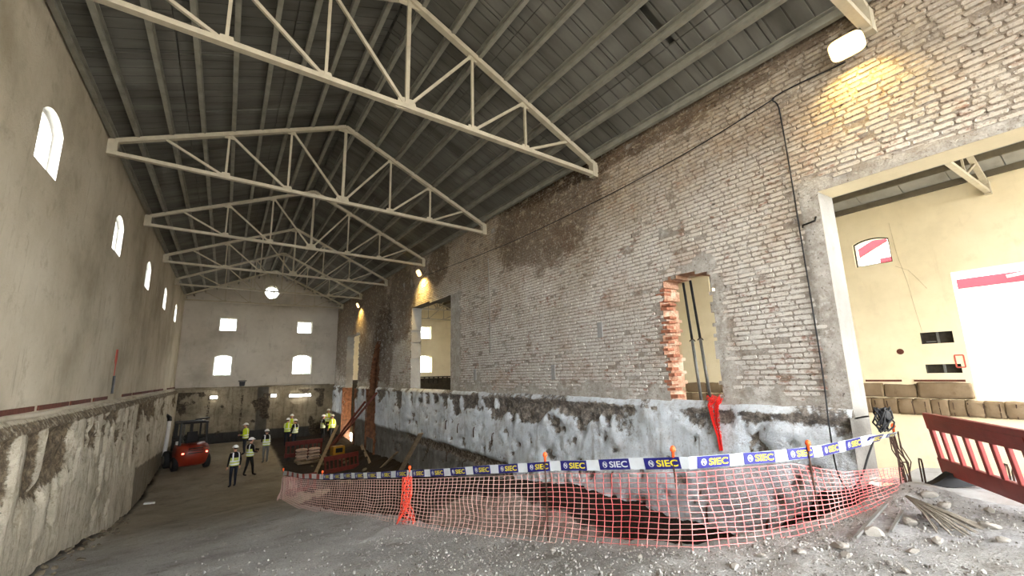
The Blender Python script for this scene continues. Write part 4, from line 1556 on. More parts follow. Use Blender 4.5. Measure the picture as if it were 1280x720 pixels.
for k in range(7):
    pts = []
    a0 = rc.uniform(0, 6)
    for j in range(14):
        a_ = a0 + j * .55
        pts.append((rc.uniform(-.02, .02) + .17 * math.cos(a_) * (1 + .3 * math.sin(k)), .03 * math.sin(a_ * 2) + k * .012 - .04, .12 + .13 * math.sin(a_ + k) + rc.uniform(-.02, .02)))
    MB().tube(pts, .011, 5).build('loop', M_black, ct, True)
MB().box(.08, 0, .16, .16, .1, .12, Matrix.Rotation(.4, 3, 'Y'), 1, .02).build('junction_box', M_black, ct)
tag(ct, 'tangle of black cable hung at the end of the tape', 'cable')
# hanging dark tendons of net and cord at the tape end
m = MB()
for k in range(8):
    x0 = 7.35 + rc.uniform(-.15, .2)
    m.tube([(x0 + .03 * k * .3, 2.4, 3.74), (x0 + rc.uniform(-.05, .15), 2.38, 3.55), (x0 + rc.uniform(0, .25), 2.36, 3.35), (x0 + rc.uniform(-.1, .25), 2.36, 3.1)], .008, 4)
tag(m.build('loose_net_ends', M_steel), 'loose dark net ends and cords dangling from the tape end', 'net', kind='stuff')

# red net hanging from the sill of the broken arched window
m = MB()
rr = random.Random(6)
for k in range(16):
    x = XR - .16 + rr.uniform(-.04, .02)
    y = 4.72 + rr.uniform(-.11, .1)
    pts = [(XR + .02, y, 4.12 + rr.uniform(-.08, .06)), (x, y - .02, 4.0), (x - .02, 4.68 + (y - 4.72) * .5, 3.75), (x - .02, 4.63 + (y - 4.72) * .3, 3.5), (x - .01, 4.62 + (y - 4.72) * .2, 3.28)]
    m.tube(pts, .008, 4)
for k in range(14):
    zq = 4.14 - k * .05
    w_ = .11 * (1 - k / 16)
    m.tube([(XR - .17 + rr.uniform(-.02, .02), 4.70 - .006 * k - w_ + 2 * w_ * j / 6, zq + rr.uniform(-.03, .03)) for j in range(7)], .008, 4)
tag(m.build('hanging_net', simple('scarlet_net', c(212, 40, 34), .6, 0, .15, 12, .05)), 'bright red net hanging over the sill of the broken arched window', 'net', kind='stuff')

# two props crossing the broken arched window
for (p0, p1, lab) in (((7.45, 5.34, 6.28), (7.5, 5.23, 4.07), 'left of the two dark steel props standing in the broken arched window'), ((7.45, 5.18, 6.3), (7.5, 5.04, 4.07), 'right of the two dark steel props standing in the broken arched window')):
    t = empty('steel_prop', p1)
    q = Vector(p0) - Vector(p1)
    MB().tube([(0, 0, -.1), q * .5], .028, 8).build('outer_tube', M_galv, t, True)
    MB().tube([q * .48, q], .024, 8).build('inner_tube', M_black, t, True)
    MB().tube([q * .49 + Vector((.05 * math.cos(k), .05 * math.sin(k), .02 * math.sin(2 * k))) for k in np.arange(0, 6.6, .5)], .007, 5).build('locking_wire', M_steel, t, True)
    tag(t, lab, 'prop')

# bent bar hooks in the lower wall
for k, (y, z, lab) in enumerate(((15.6, 2.95, 0), (14.6, 2.92, 0), (13.4, 2.9, 0), (12.2, 2.82, 0), (8.2, 2.62, 0), (7.2, 2.5, 0), (15.5, 1.85, 0), (14.2, 1.72, 0), (8.1, 1.95, 0), (5.0, 2.35, 0), (4.0, 2.35, 0))):
    MBx = MB().tube([(0.14, 0, .02), (.03, 0, .02), (-.02, 0, -.01), (-.03, .01, -.1), (-.03, .01, -.3)], .018, 6)
    o = MBx.build('bar_hook', M_steel, None, True, (XR - .16, y, z))
    tag(o, 'dark bent steel bar ' + ['in the upper row, first from the leaning boards', 'in the upper row, second from the leaning boards', 'in the upper row, third from the leaning boards', 'in the upper row, fourth from the leaning boards', 'above the tape, left of the hanging red net', 'above the tape, closest to the hanging red net on its left',
                                     'low on the dark footing, nearer the leaning boards', 'low on the dark footing, farther from the leaning boards', 'behind the net, left of the corner stake', 'behind the net, first right of the corner stake', 'behind the net, second right of the corner stake'][k], 'hook', 'bent bars in the lower right wall')

# ------------------------------------------------------------------ people
M_skin = simple('skin', c(196, 146, 120), .6, 0, .08, 20, .02)
M_hair = simple('dark_hair', c(48, 36, 28), .8, 0, .2, 30, .1)
M_shoe = simple('work_boot', c(46, 40, 36), .8, 0, .2, 20, .1)
M_helmet = simple('white_helmet_shell', c(232, 232, 230), .35, 0, .03, 10, .0)
M_vesty = simple('lime_hi_vis_cloth', c(206, 226, 52), .7, 0, .1, 12, .1)
M_vestp = simple('pale_lime_hi_vis_cloth', c(196, 208, 108), .7, 0, .1, 12, .1)
M_refl = simple('silver_reflective_tape', c(226, 230, 232), .35, 0, .05, 14, .02)
CL = {'navy': simple('navy_cloth', c(30, 34, 46), .9, 0, .2, 14, .2), 'black': simple('black_cloth', c(26, 26, 28), .9, 0, .2, 14, .2),
      'grey': simple('grey_cloth', c(98, 98, 96), .9, 0, .15, 14, .2), 'lime': M_vesty, 'jean': simple('dark_denim', c(44, 52, 72), .9, 0, .15, 18, .2)}


def person(loc, face, label, jacket, trousers, arms='down', stride=0.0, h=1.76, vest=True, look=0.0, folder=False):
    """one continuous body grown on a jointed skeleton, facing local +Y"""
    sc_ = h / 1.76
    t = empty('person', loc, face)
    V, E, Rr, G = [], [], [], []

    def v(p, r, g):
        V.append(p)
        Rr.append(r if isinstance(r, tuple) else (r, r))
        G.append(g)
        return len(V) - 1

    def e(a_, b2):
        E.append((a_, b2))
    pel = v((0, 0, .96), (.155, .115), 1)
    sp = v((0, -.01, 1.13), (.15, .11), 0)
    chs = v((0, -.01, 1.33), (.175, .12), 0)
    nk0 = v((0, -.01, 1.47), (.075, .07), 0)
    nk1 = v((0, .005, 1.54), (.052, .055), 2)
    hd = v((0, .015, 1.60), (.07, .08), 2)
    for a_, b2 in ((pel, sp), (sp, chs), (chs, nk0), (nk0, nk1), (nk1, hd)):
        e(a_, b2)
    st = stride
    hands = []
    for s_ in (-1, 1):
        f = st * s_
        hp = v((.095 * s_, 0, .89), (.095, .095), 1)
        kn = v((.105 * s_, f * .5 + .02, .50), (.062, .066), 1)
        an = v((.11 * s_, f + (-.02), .10), (.042, .045), 1)
        to = v((.125 * s_, f + .14, .045), (.042, .036), 3)
        e(pel, hp)
        e(hp, kn)
        e(kn, an)
        e(an, to)
        sh = v((.185 * s_, -.01, 1.41), (.066, .066), 0)
        if arms == 'down' or (arms == 'mixed' and s_ < 0):
            el = (.245 * s_, -.04 - f * .15, 1.13)
            wr_ = (.25 * s_, .04 - f * .35, .88)
        elif arms == 'front' or arms == 'mixed':
            el = (.24 * s_, .02, 1.14)
            wr_ = (.09 * s_, .26, 1.12)
        elif arms == 'hips':
            el = (.34 * s_, -.10, 1.18)
            wr_ = (.19 * s_, .02, 1.02)
        else:                       # crossed
            el = (.25 * s_, .06, 1.16)
            wr_ = (-.04 * s_, .20, 1.22)
        ei = v(el, (.046, .046), 0)
        wi = v(wr_, (.032, .03), 0)
        e(chs, sh)
        e(sh, ei)
        e(ei, wi)
        hands.append((Vector(el), Vector(wr_), s_))
    me = bpy.data.meshes.new('body')
    me.from_pydata(V, E, [])
    o = bpy.data.objects.new('body', me)
    COL.objects.link(o)
    md = o.modifiers.new('skin', 'SKIN')
    md.use_smooth_shade = True
    for i, r_ in enumerate(Rr):
        sv = me.skin_vertices[0].data[i]
        sv.radius = r_
        sv.use_root = (i == 0)
    sb = o.modifiers.new('sub', 'SUBSURF')
    sb.levels = sb.render_levels = 1
    bpy.context.view_layer.update()
    ev = bpy.data.meshes.new_from_object(o.evaluated_get(bpy.context.evaluated_depsgraph_get()))
    bpy.data.objects.remove(o)
    m = MB()
    m.v = [tuple(x.co) for x in ev.vertices]
    m.f = [tuple(p.vertices) for p in ev.polygons]
    nb_ = len(m.f)
    Va = [Vector(p) for p in V]
    mats = []
    for f in m.f:
        cc = sum((Vector(m.v[i]) for i in f), Vector()) / len(f)
        best, bg = 9, 0
        for a_, b2 in E:
            A, Bb = Va[a_], Va[b2]
            ab = Bb - A
            tt = max(0, min(1, (cc - A).dot(ab) / ab.length_squared))
            d = (cc - A - ab * tt).length - (Rr[a_][0] * (1 - tt) + Rr[b2][0] * tt)
            if d < best:
                best, bg = d, (G[b2] if tt > .5 else G[a_])
        mats.append(bg)
    # head with face
    def addm(mk, g):
        n0 = len(m.f)
        mk()
        mats.extend([g] * (len(m.f) - n0))
    addm(lambda: m.ell(0, .02, 1.655, .074, .094, .112, 14, 10), 2)
    addm(lambda: m.ell(0, .118, 1.645, .014, .022, .026, 8, 6), 2)
    addm(lambda: m.box(0, .104, 1.597, .045, .012, .010), 4)
    for s_ in (-1, 1):
        addm(lambda: m.ell(.029 * s_, .102, 1.668, .011, .008, .008, 8, 6), 4)
        addm(lambda: m.ell(.077 * s_, .01, 1.65, .012, .024, .034, 8, 6), 2)
    addm(lambda: m.ell(0, -.012, 1.672, .08, .09, .10, 12, 8, -.35, 1), 4)
    # hands: palm, four fingers and a thumb leaving the side of the palm
    for el, w3, s_ in hands:
        d = (w3 - el).normalized()
        lat_ = Vector((0, 1, 0)) if abs(d.y) < .7 else Vector((0, 0, 1))
        lat_ = (lat_ - d * lat_.dot(d)).normalized()
        nrm = d.cross(lat_) * s_
        pc = w3 + d * .05
        addm(lambda: m.tube([w3 - d * .01, w3 + d * .04, w3 + d * .085], [.026, .036, .034], 7), 2)
        for q in range(4):
            L = (.062, .074, .07, .055)[q]
            b0 = w3 + d * .08 + lat_ * (.028 - .019 * q)
            addm(lambda: m.tube([b0, b0 + d * L * .5 + nrm * .006, b0 + d * L * .85 + nrm * .026], [.0095, .0085, .007], 5), 2)
        b0 = w3 + d * .03 + lat_ * .03
        addm(lambda: m.tube([b0, b0 + d * .03 + lat_ * .022, b0 + d * .06 + lat_ * .024 + nrm * .012], [.011, .010, .008], 5), 2)
    m.v = [(x * sc_, y_ * sc_, z_ * sc_) for x, y_, z_ in m.v]
    bme = m.mesh('body', True)
    for mm in (CL[jacket], CL[trousers], M_skin, M_shoe, M_hair):
        bme.materials.append(mm)
    bme.polygons.foreach_set('material_index', mats)
    put('body', bme, None, t)
    # helmet
    hm = MB()
    n = 18
    rings = []
    for j in range(7):
        a_ = j / 6 * PI / 2
        k = max(math.cos(a_), .03)
        rings.append([(.112 * k * math.cos(2 * PI * i / n) * sc_, (.012 + .135 * k * math.sin(2 * PI * i / n)) * sc_, (1.70 + .105 * math.sin(a_)) * sc_) for i in range(n)])
    hm.loft(rings)
    ho = hm.build('helmet', M_helmet, t, True)
    br = MB()
    br.loft([[((.112 + dx) * math.cos(2 * PI * i / n) * sc_, (.012 + (.135 + dx + (.045 if math.sin(2 * PI * i / n) > .3 else 0)) * math.sin(2 * PI * i / n)) * sc_, (1.698 + dz) * sc_) for i in range(n)] for dx, dz in ((-.01, .012), (.014, .0), (.014, -.008), (-.01, -.004))])
    br.build('brim', M_helmet, ho, True)
    # vest: open shell round the torso with bands
    if vest:
        def ring(z, rx, ry, k=0.0, y0=-.01):
            return [(rx * math.cos(2 * PI * i / 20) * sc_, (y0 + ry * math.sin(2 * PI * i / 20)) * sc_, (z + k) * sc_) for i in range(20)]
        vm = MB()
        vm.loft([ring(.93, .19, .15), ring(1.05, .188, .148), ring(1.2, .195, .15), ring(1.27, .203, .152)] + ([ring(1.33, .21, .155), ring(1.41, .205, .14), ring(1.465, .15, .11), ring(1.49, .09, .085)] if jacket == 'lime' else []), cap=False)
        vo = vm.build('vest', M_vesty if jacket == 'lime' else M_vestp, t, True)
        for zc, rx, ry in ((1.0, .193, .153), (1.12, .195, .153)):
            bm2 = MB()
            bm2.loft([ring(zc - .028, rx, ry), ring(zc, rx + .006, ry + .006), ring(zc + .028, rx + .002, ry + .002)], cap=False)
            bm2.build('reflective_band', M_refl, vo, True)
        for s_ in (-1, 1):
            bm2 = MB()
            for y1, sg in ((1, 1), (-1, -1)):
                bm2.loft([[((.10 + dx) * s_ * sc_, (-.01 + yy * y1) * sc_, zz * sc_), ((.15 + dx) * s_ * sc_, (-.01 + (yy - .016) * y1) * sc_, zz * sc_)] for zz, yy, dx in ((1.14, .142, 0), (1.28, .146, 0), (1.38, .138, 0), (1.44, .118, -.01), (1.487, .085, -.02))], cap=False, closed=False)
            bm2.build('shoulder_strap', M_refl, vo, True)
    tag(t, label, 'person', 'people in helmets and hi-vis')
    if folder:
        fo = MB().box(.0, .31, 1.14, .26, .03, .2, Matrix.Rotation(-.5, 3, 'X'), 1, .006).build('folder', CL['black'])
        fo.matrix_world = Matrix.Translation(loc) @ Matrix.Rotation(face, 4, 'Z')
        tag(fo, 'black folder held by the walking person in dark clothes', 'folder')
    return t


def G3(x, y):
    return (x, y, gz(x, y) + .0)


person(G3(.68, 24.0), R(20), 'person in white helmet and lime vest standing nearest, seen from behind, arms down', 'black', 'navy', 'down', .04, 1.74)
person(G3(1.36, 25.9), R(-60), 'person in dark clothes and white helmet walking beside the nearest person, carrying a folder', 'black', 'black', 'front', .16, 1.76, True, 0, True)
person(G3(2.24, 28.8), R(10), 'person in lime vest and grey trousers standing apart near the barrier', 'black', 'grey', 'front', .05, 1.74)
person(G3(1.33, 31.6), R(70), 'person in yellow jacket and white helmet farthest back by the far wall, turned sideways', 'lime', 'navy', 'front', .03, 1.78)
person(G3(3.72, 33.0), R(-30), 'left person of the group of three in yellow behind the red barrier', 'lime', 'navy', 'crossed', .03, 1.74)
person(G3(4.12, 34.6), R(180), 'rear person of the group of three in yellow behind the red barrier', 'lime', 'black', 'crossed', .02, 1.80)
person(G3(4.06, 32.2), R(35), 'right person of the group of three in yellow behind the red barrier', 'black', 'navy', 'mixed', .03, 1.74)
person(G3(5.85, 32.9), R(-80), 'left person of the group of three by the far doorway, dark jacket', 'black', 'black', 'mixed', .04, 1.76)
person(G3(6.5, 34.8), R(190), 'rear person of the group of three by the far doorway', 'lime', 'black', 'crossed', .02, 1.80)
person(G3(6.25, 32.0), R(30), 'right person of the group of three by the far doorway, bright lime vest', 'lime', 'black', 'down', .03, 1.74)

# ------------------------------------------------------------------ forklift, seen from behind
M_fork = simple('orange_red_machine_paint', c(128, 40, 20), .45, 0, .12, 5, .03, spec=.5)
M_frame = simple('black_machine_paint', c(30, 29, 28), .45, .1, .2, 8, .05)
M_tail = Mat('tail_light', .3).color(c(255, 60, 50)).emit((1, .12, .08, 1), 6).m
M_hub = simple('wheel_hub_paint', c(130, 124, 112), .6, .1, .15, 8, .05)
fk = empty('forklift', (-1.18, 29.3, gz(-1.18, 29.3)), R(16))
tag(fk, 'orange-red forklift with black cab parked by the left wall', 'forklift')
cw = MB()
rings = []
for z_, y0, y1, w_ in ((.22, -.62, .2, .62), (.34, -.82, .2, .68), (.75, -.98, .2, .72), (1.05, -.94, .2, .70), (1.22, -.70, .2, .64), (1.27, -.45, .2, .58)):
    r_ = []
    for sx_, sy_ in ((-1, 1), (-1, -.5), (-.82, -.85), (-.45, -1), (.45, -1), (.82, -.85), (1, -.5), (1, 1)):
        r_.append((sx_ * w_, (y1 if sy_ == 1 else y0 * (-sy_) if sy_ < 0 else y1), z_))
    rings.append(r_)
cw.loft(rings)
cw.build('counterweight', M_fork, fk, True)
for z_ in (.86, .98, 1.08):
    MB().box(0, -.965 + (.02 if z_ > 1 else 0), z_, .62, .06, .045).build('vent_slot', M_frame, fk)
for s_ in (-1, 1):
    MB().box(.5 * s_, -.86, .86, .11, .06, .07, None, 1, .015).build('tail_light', M_tail, fk)
MB().box(0, .55, .55, 1.36, 1.9, .62, None, 1, .06).build('chassis', M_frame, fk)
MB().box(0, .35, 1.0, 1.2, .9, .4, None, .9, .06).build('engine_hood', M_fork, fk)
for (x_, y_, r_, w_) in ((.68, -.3, .34, .26), (-.68, -.3, .34, .26), (.7, 1.15, .42, .32), (-.7, 1.15, .42, .32)):
    whl = MB()
    whl.loft([[(x_ + dx, y_ + rr * math.cos(2 * PI * i / 22), r_ + rr * math.sin(2 * PI * i / 22)) for i in range(22)] for dx, rr in ((-w_ / 2, r_ * .82), (-w_ / 2 + .03, r_), (w_ / 2 - .03, r_), (w_ / 2, r_ * .82))])
    wo_ = whl.build('wheel', M_black, fk, True)
    hb = MB()
    sg = 1 if x_ > 0 else -1
    hb.loft([[(x_ + sg * (w_ / 2 - .02 + d_), y_ + rr * math.cos(2 * PI * i / 16), r_ + rr * math.sin(2 * PI * i / 16)) for i in range(16)] for d_, rr in ((0, r_ * .55), (.03, r_ * .5), (.03, r_ * .2))])
    hb.build('hub', M_hub, wo_)
for s_ in (-1, 1):
    MB().bar((.58 * s_, -.38, 1.2), (.56 * s_, -.25, 2.24), .09, .10, (0, 1, 0)).build('cab_pillar', M_frame, fk)
    MB().bar((.60 * s_, .95, .85), (.56 * s_, .82, 2.24), .08, .09, (0, 1, 0)).build('cab_pillar', M_frame, fk)
    MB().bar((.57 * s_, -.3, 1.55), (.57 * s_, .85, 1.4), .05, .05).build('cab_rail', M_frame, fk)
rf = MB().box(0, .28, 2.28, 1.28, 1.3, .08, None, .94, .03).build('cab_roof', M_frame, fk)
for k in range(5):
    MB().box(0, -.2 + k * .24, 2.335, 1.0, .06, .04).build('roof_slat', M_frame, rf)
MB().bar((.3, .8, 2.36), (.95, .95, 2.40), .12, .07).build('work_light_bar', M_frame, fk)
st_ = MB().box(0, .2, 1.24, .5, .46, .14, None, 1, .05).build('seat', M_black, fk)
MB().box(0, -.02, 1.55, .48, .12, .56, Matrix.Rotation(.15, 3, 'X'), 1, .05).build('seat_back', M_black, st_)
MB().tube([(.19 * math.cos(a_), .72 + .08 * math.sin(a_), 1.45 + .17 * math.sin(a_)) for a_ in np.arange(0, 6.5, .4)], .017, 6).build('steering_wheel', M_black, fk, True)
for s_ in (-1, 1):
    MB().box(.34 * s_, 1.62, 1.2, .12, .16, 2.2).build('mast_rail', M_frame, fk)
    MB().box(.28 * s_, 2.25, .12, .12, 1.1, .05, None, 1, .01).build('fork_arm', M_galv, fk)
for z_ in (.5, 1.3, 2.2):
    MB().box(0, 1.66, z_, .8, .08, .1).build('mast_crossbar', M_frame, fk)
MB().tube([(0, 1.62, .3), (0, 1.62, 2.1)], .05, 8).build('lift_cylinder', M_galv, fk, True)
MB().box(-.62, -.15, 1.33, .14, .2, .16, None, 1, .03).build('side_mirror', M_white, fk)

# white downpipe at the left wall behind the forklift
dp = empty('downpipe', (XL + .30, 31.3, gz(-2.4, 31.3)))
MB().tube([(.04, -.55, .45), (.05, -.3, .9), (.06, 0, 2.2)], .095, 10).build('pipe', M_white, dp, True)
MB().tube([(.06, 0, 2.2), (.05, .05, 2.36), (-.12, .2, 2.5)], [.105, .11, .10], 10).build('elbow', M_frame, dp, True)
tag(dp, 'white plastic downpipe slanting down the left wall behind the forklift', 'pipe')

# ------------------------------------------------------------------ materials stacked at the back of the hall
M_sack = simple('dusty_sack_paper', c(164, 138, 118), .9, 0, .15, 8, .3)
pl = empty('pallet', (4.2, 27.6, gz(4.2, 27.6)), R(5))
for k in range(5):
    MB().box(-.5 + k * .25, 0, .115, .16, .9, .03).build('deck_board', M_wood, pl)
for k in range(3):
    MB().box(0, -.38 + k * .38, .05, 1.15, .1, .1).build('bearer', M_wood, pl)
tag(pl, 'wooden pallet under the stacked sacks', 'pallet')


def sack(x, y, z, rz, k):
    m = MB()
    n = 12
    rings = []
    for tt, w_, h_ in ((0, .05, .02), (.08, .19, .06), (.3, .22, .085), (.7, .22, .085), (.92, .19, .06), (1, .05, .02)):
        rings.append([((tt - .5) * .6, w_ * math.cos(2 * PI * i / n), .085 + h_ * math.copysign(abs(math.sin(2 * PI * i / n)) ** .7, math.sin(2 * PI * i / n))) for i in range(n)])
    o = m.loft(rings).build('sack', M_sack, None, True, (x, y, z))
    o.rotation_euler = (0, 0, rz)
    return o


pz = gz(4.2, 27.6) + .13
lays = ['bottom', 'second', 'third', 'top']
for lay in range(4):
    for col_ in range(2):
        o = sack(3.88 + .64 * col_, 27.55, pz + lay * .155, R(5 + (lay % 2) * 3), lay)
        tag(o, 'dusty brown sack in the %s layer of the stack, %s side' % (lays[lay], ('left', 'right')[col_]), 'sack', 'sacks stacked on the pallet')
M_yel = simple('yellow_machine_paint', c(150, 108, 24), .5, 0, .15, 6, .05)
yb = empty('site_generator', (5.75, 27.6, gz(5.75, 27.6) + .05), R(12))
yb.scale = (.8, .8, .8)
MB().box(0, 0, .42, .9, .55, .6, None, .94, .05).build('housing', M_yel, yb)
MB().box(0, -.28, .45, .5, .03, .3).build('vent_panel', M_frame, yb)
MB().box(0, 0, .06, .95, .5, .08).build('skid', M_frame, yb)
MB().tube([(-.4, 0, .7), (-.4, 0, .86), (.4, 0, .86), (.4, 0, .7)], .02, 6).build('handle', M_frame, yb, True)
tag(yb, 'small yellow boxed machine standing among the debris near the far doorway', 'machine')


def pole(name, a_, b2, w_, h_, mat, label, cat, group=None):
    A = Vector(a_)
    o = MB().bar((0, 0, 0), Vector(b2) - A, w_, h_).build(name, mat, None, False, A)
    tag(o, label, cat, group)
    return o


pole('timber_plank', (3.98, 23.8, gz(3.98, 23.8) + .1), (5.6, 27.2, 1.95), .16, .05, M_wood, 'long pale plank propped diagonally over the debris heap', 'plank')
pole('raking_prop', (6.1, 30.6, gz(6.1, 30.6)), (7.0, 24.6, 3.75), .09, .09, M_redwood, 'red-brown raking prop, upper of the pair leaning on the right wall', 'prop')
pole('raking_prop', (5.75, 30.2, gz(5.75, 30.2)), (7.0, 26.9, 3.2), .09, .09, M_redwood, 'red-brown raking prop, lower of the pair leaning on the right wall', 'prop')
pole('timber_plank', (6.55, 19.3, gz(6.55, 19.3) - .05), (6.95, 17.9, 2.3), .22, .05, M_wood, 'wide grey board leaning against the lower right wall', 'plank')
pole('timber_plank', (6.4, 21.4, gz(6.4, 21.4) - .05), (6.85, 20.5, 1.25), .16, .05, M_wood, 'short grey board leaning against the lower right wall', 'plank')
pp = empty('pallet', (6.45, 23.6, gz(6.45, 23.6)), R(80))
pp.rotation_euler = (R(62), 0, R(78))
for k in range(5):
    MB().box(-.48 + k * .24, .4, .06, .13, .9, .03).build('deck_board', M_wood, pp)
for k in range(3):
    MB().box(0, .02 + k * .38, .0, 1.1, .09, .09).build('bearer', M_wood, pp)
tag(pp, 'wooden pallet leaning against the lower right wall under the brick chase', 'pallet')
rd = random.Random(17)


def rock_mesh(seed, name, sub=2):
    bm = bmesh.new()
    bmesh.ops.create_icosphere(bm, subdivisions=sub, radius=1)
    r_ = random.Random(seed)
    dirs = [(Vector((r_.uniform(-1, 1), r_.uniform(-1, 1), r_.uniform(-1, 1))).normalized(), r_.uniform(.55, .9)) for _ in range(9)]
    for v_ in bm.verts:
        for d_, k in dirs:
            q = v_.co.dot(d_)
            if q > k:
                v_.co -= d_ * (q - k)
    me = bpy.data.meshes.new(name)
    bm.to_mesh(me)
    bm.free()
    return me


rocks = []
for k in range(6):
    me = rock_mesh(k + 40, 'stone')
    me.materials.append(M_stone)
    rocks.append(me)
M_chunk = simple('plaster_chunk', c(108, 97, 80), .95, 0, .2, 12, .5)
chunks = []
for k in range(5):
    me = rock_mesh(k + 80, 'rubble_chunk', 1)
    me.materials.append(M_chunk)
    chunks.append(me)
# stones by the net and the big opening
spots = [(5.14, 1.95, .075, 'large pale stone lying by the sticks at the foot of the net'), (4.62, 2.02, .06, 'pale stone under the net, left of the largest stone'), (4.45, 1.9, .045, 0), (5.75, 1.85, .06, 0), (6.1, 1.75, .08, 'grey stone beside the bundle of sticks'),
         (5.3, 1.55, .05, 0), (4.9, 1.6, .04, 0), (4.2, 2.15, .045, 0), (3.9, 2.3, .04, 0), (6.6, 1.8, .07, 0), (6.0, 1.35, .06, 0), (5.6, 1.2, .05, 0), (4.4, 1.5, .035, 0), (3.5, 2.3, .035, 0), (3.2, 3.0, .03, 0), (3.0, 4.0, .035, 0), (6.9, 2.0, .07, 0), (6.75, 1.5, .05, 0)]
for k, (x, y, r_, lab) in enumerate(spots):
    o = bpy.data.objects.new('stone', rocks[k % 6])
    COL.objects.link(o)
    o.location = (x, y, gz(x, y) + r_ * .35)
    o.scale = (r_ * rd.uniform(.9, 1.5), r_ * rd.uniform(.8, 1.2), r_ * rd.uniform(.55, .8))
    o.rotation_euler = (rd.uniform(-.3, .3), rd.uniform(-.3, .3), rd.uniform(0, 6))
    tag(o, lab or 'small pale stone lying on the gravel in front of the net', 'stone', 'stones in front of the net')
# broken plaster along the foot of the left wall
for k in range(46):
    y = 10.5 + 9.5 * (k / 46) + rd.uniform(-.1, .1)
    x = -2.42 + abs(rd.gauss(0, .22))
    r_ = rd.uniform(.03, .09)
    o = bpy.data.objects.new('rubble_chunk', chunks[k % 5])
    COL.objects.link(o)
    o.location = (x, y, gz(x, y) + r_ * .25)
    o.scale = (r_ * rd.uniform(.8, 1.4), r_ * rd.uniform(.8, 1.5), r_ * rd.uniform(.4, .8))
    o.rotation_euler = (rd.uniform(-.5, .5), rd.uniform(-.5, .5), rd.uniform(0, 6))
    tag(o, 'broken plaster chunk lying along the foot of the left wall', 'rubble', 'rubble at the foot of the left wall')
# debris heaped near the far right
taken = []
for k in range(70):
    x, y = rd.uniform(4.2, 6.2), rd.uniform(19.5, 29)
    r_ = rd.uniform(.06, .17)
    if any(math.hypot(x - q[0], y - q[1]) < q[2] for q in ((4.2, 27.6, 1.0), (5.75, 27.6, .8), (4.9, 23.8, 1.2), (4.8, 25.5, .9), (6.4, 23.6, .9), (6.45, 21.2, .5)) + tuple(taken)):
        continue
    taken.append((x, y, .45))
    o = bpy.data.objects.new('rubble_chunk', chunks[k % 5])
    COL.objects.link(o)
    o.location = (x, y, gz(x, y) + r_ * .2)
    o.scale = (r_ * rd.uniform(.8, 1.6), r_ * rd.uniform(.8, 1.6), r_ * rd.uniform(.4, .8))
    o.rotation_euler = (rd.uniform(-.5, .5), rd.uniform(-.5, .5), rd.uniform(0, 6))
    tag(o, 'broken masonry lump in the dark debris heap at the back right', 'rubble', 'debris heap at the back right')
# loose gravel: thousands of small stones in one piece
base = bmesh.new()
bmesh.ops.create_icosphere(base, subdivisions=1, radius=1)
bv = np.array([v_.co[:] for v_ in base.verts])
bf = np.array([[v_.index for v_ in f.verts] for f in base.faces])
base.free()
rs = np.random.RandomState(9)
n = 26000
gx = rs.uniform(-1.5, 7.1, n)
gy = 0.6 + np.abs(rs.normal(0, 1, n)) * 3.2 + rs.uniform(0, 1.5, n)
fenceX = np.interp(gy, _runY, _runX)
okg = (gy < 11) & ((gx < fenceX - .02) | (gy < np.interp(gx, _nrX, _nrY) - .05)) & (rs.rand(n) < np.clip(.25 + .75 * fbm(gx * 1.2, gy * 1.2, 77), 0, 1) * np.clip((gx + 2.5 - .15 * gy) / 3.5, .05, 1))
gx, gy = gx[okg], gy[okg]
n = len(gx)
gr = rs.uniform(.005, .011, n) * (1 + 1.0 * (rs.rand(n) > .95))
gzv = ground_z(gx, gy)[0] + gr * .3
off = bv[None] * (gr[:, None, None] * rs.uniform(.6, 1.3, (n, 1, 3))) * (1 + rs.uniform(-.15, .15, (n, len(bv), 1)))
GV = off + np.stack([gx, gy, gzv], -1)[:, None, :]
GF = bf[None] + (np.arange(n) * len(bv))[:, None, None]
me = bpy.data.meshes.new('loose_gravel')
me.from_pydata(GV.reshape(-1, 3).tolist(), [], GF.reshape(-1, 3).tolist())
gm_ = Mat('gravel_stones', .9, spec=.2)
gm_.color(gm_.ramp(gm_.noise(18, 2, .5), [(.3, c(70, 66, 61)), (.45, c(112, 108, 103)), (.6, c(158, 156, 151)), (.72, c(196, 194, 190))]))
tag(put('loose_gravel', me, gm_.m), 'loose pale gravel scattered over the ramp in front of the net', 'gravel', kind='stuff')

# bundle of reed sticks, poles and bar loops by the big opening
M_reed = simple('dry_grey_reed', c(122, 115, 104), .9, 0, .2, 20, .1)
bs = empty('stick_bundle', (6.05, 1.9, gz(6.05, 1.9)))
for k in range(24):
    a_ = -2.6 + k * .05 + rd.uniform(-.04, .04)
    L = rd.uniform(.35, .62)
    MB().tube([(.15 + rd.uniform(-.03, .03), .1, .16), (L * .5 * math.cos(a_), L * .5 * math.sin(a_), .11), (L * math.cos(a_), L * math.sin(a_), .03)], .0065, 5).build('stick', M_reed, bs, True)
tag(bs, 'fan of grey reed sticks lying in front of the big opening', 'sticks')
pole('metal_pole', (4.85, 1.98, gz(4.85, 1.98) + .04), (6.0, 2.12, gz(6.0, 2.12) + .1), .024, .024, M_galv, 'thin grey pole lying on the gravel under the right end of the net', 'pole')
pole('metal_pole', (5.25, 1.85, gz(5.25, 1.85) + .03), (6.05, 2.0, gz(6.05, 2.0) + .05), .02, .02, M_galv, 'second grey pole lying beside the bundle of sticks', 'pole')
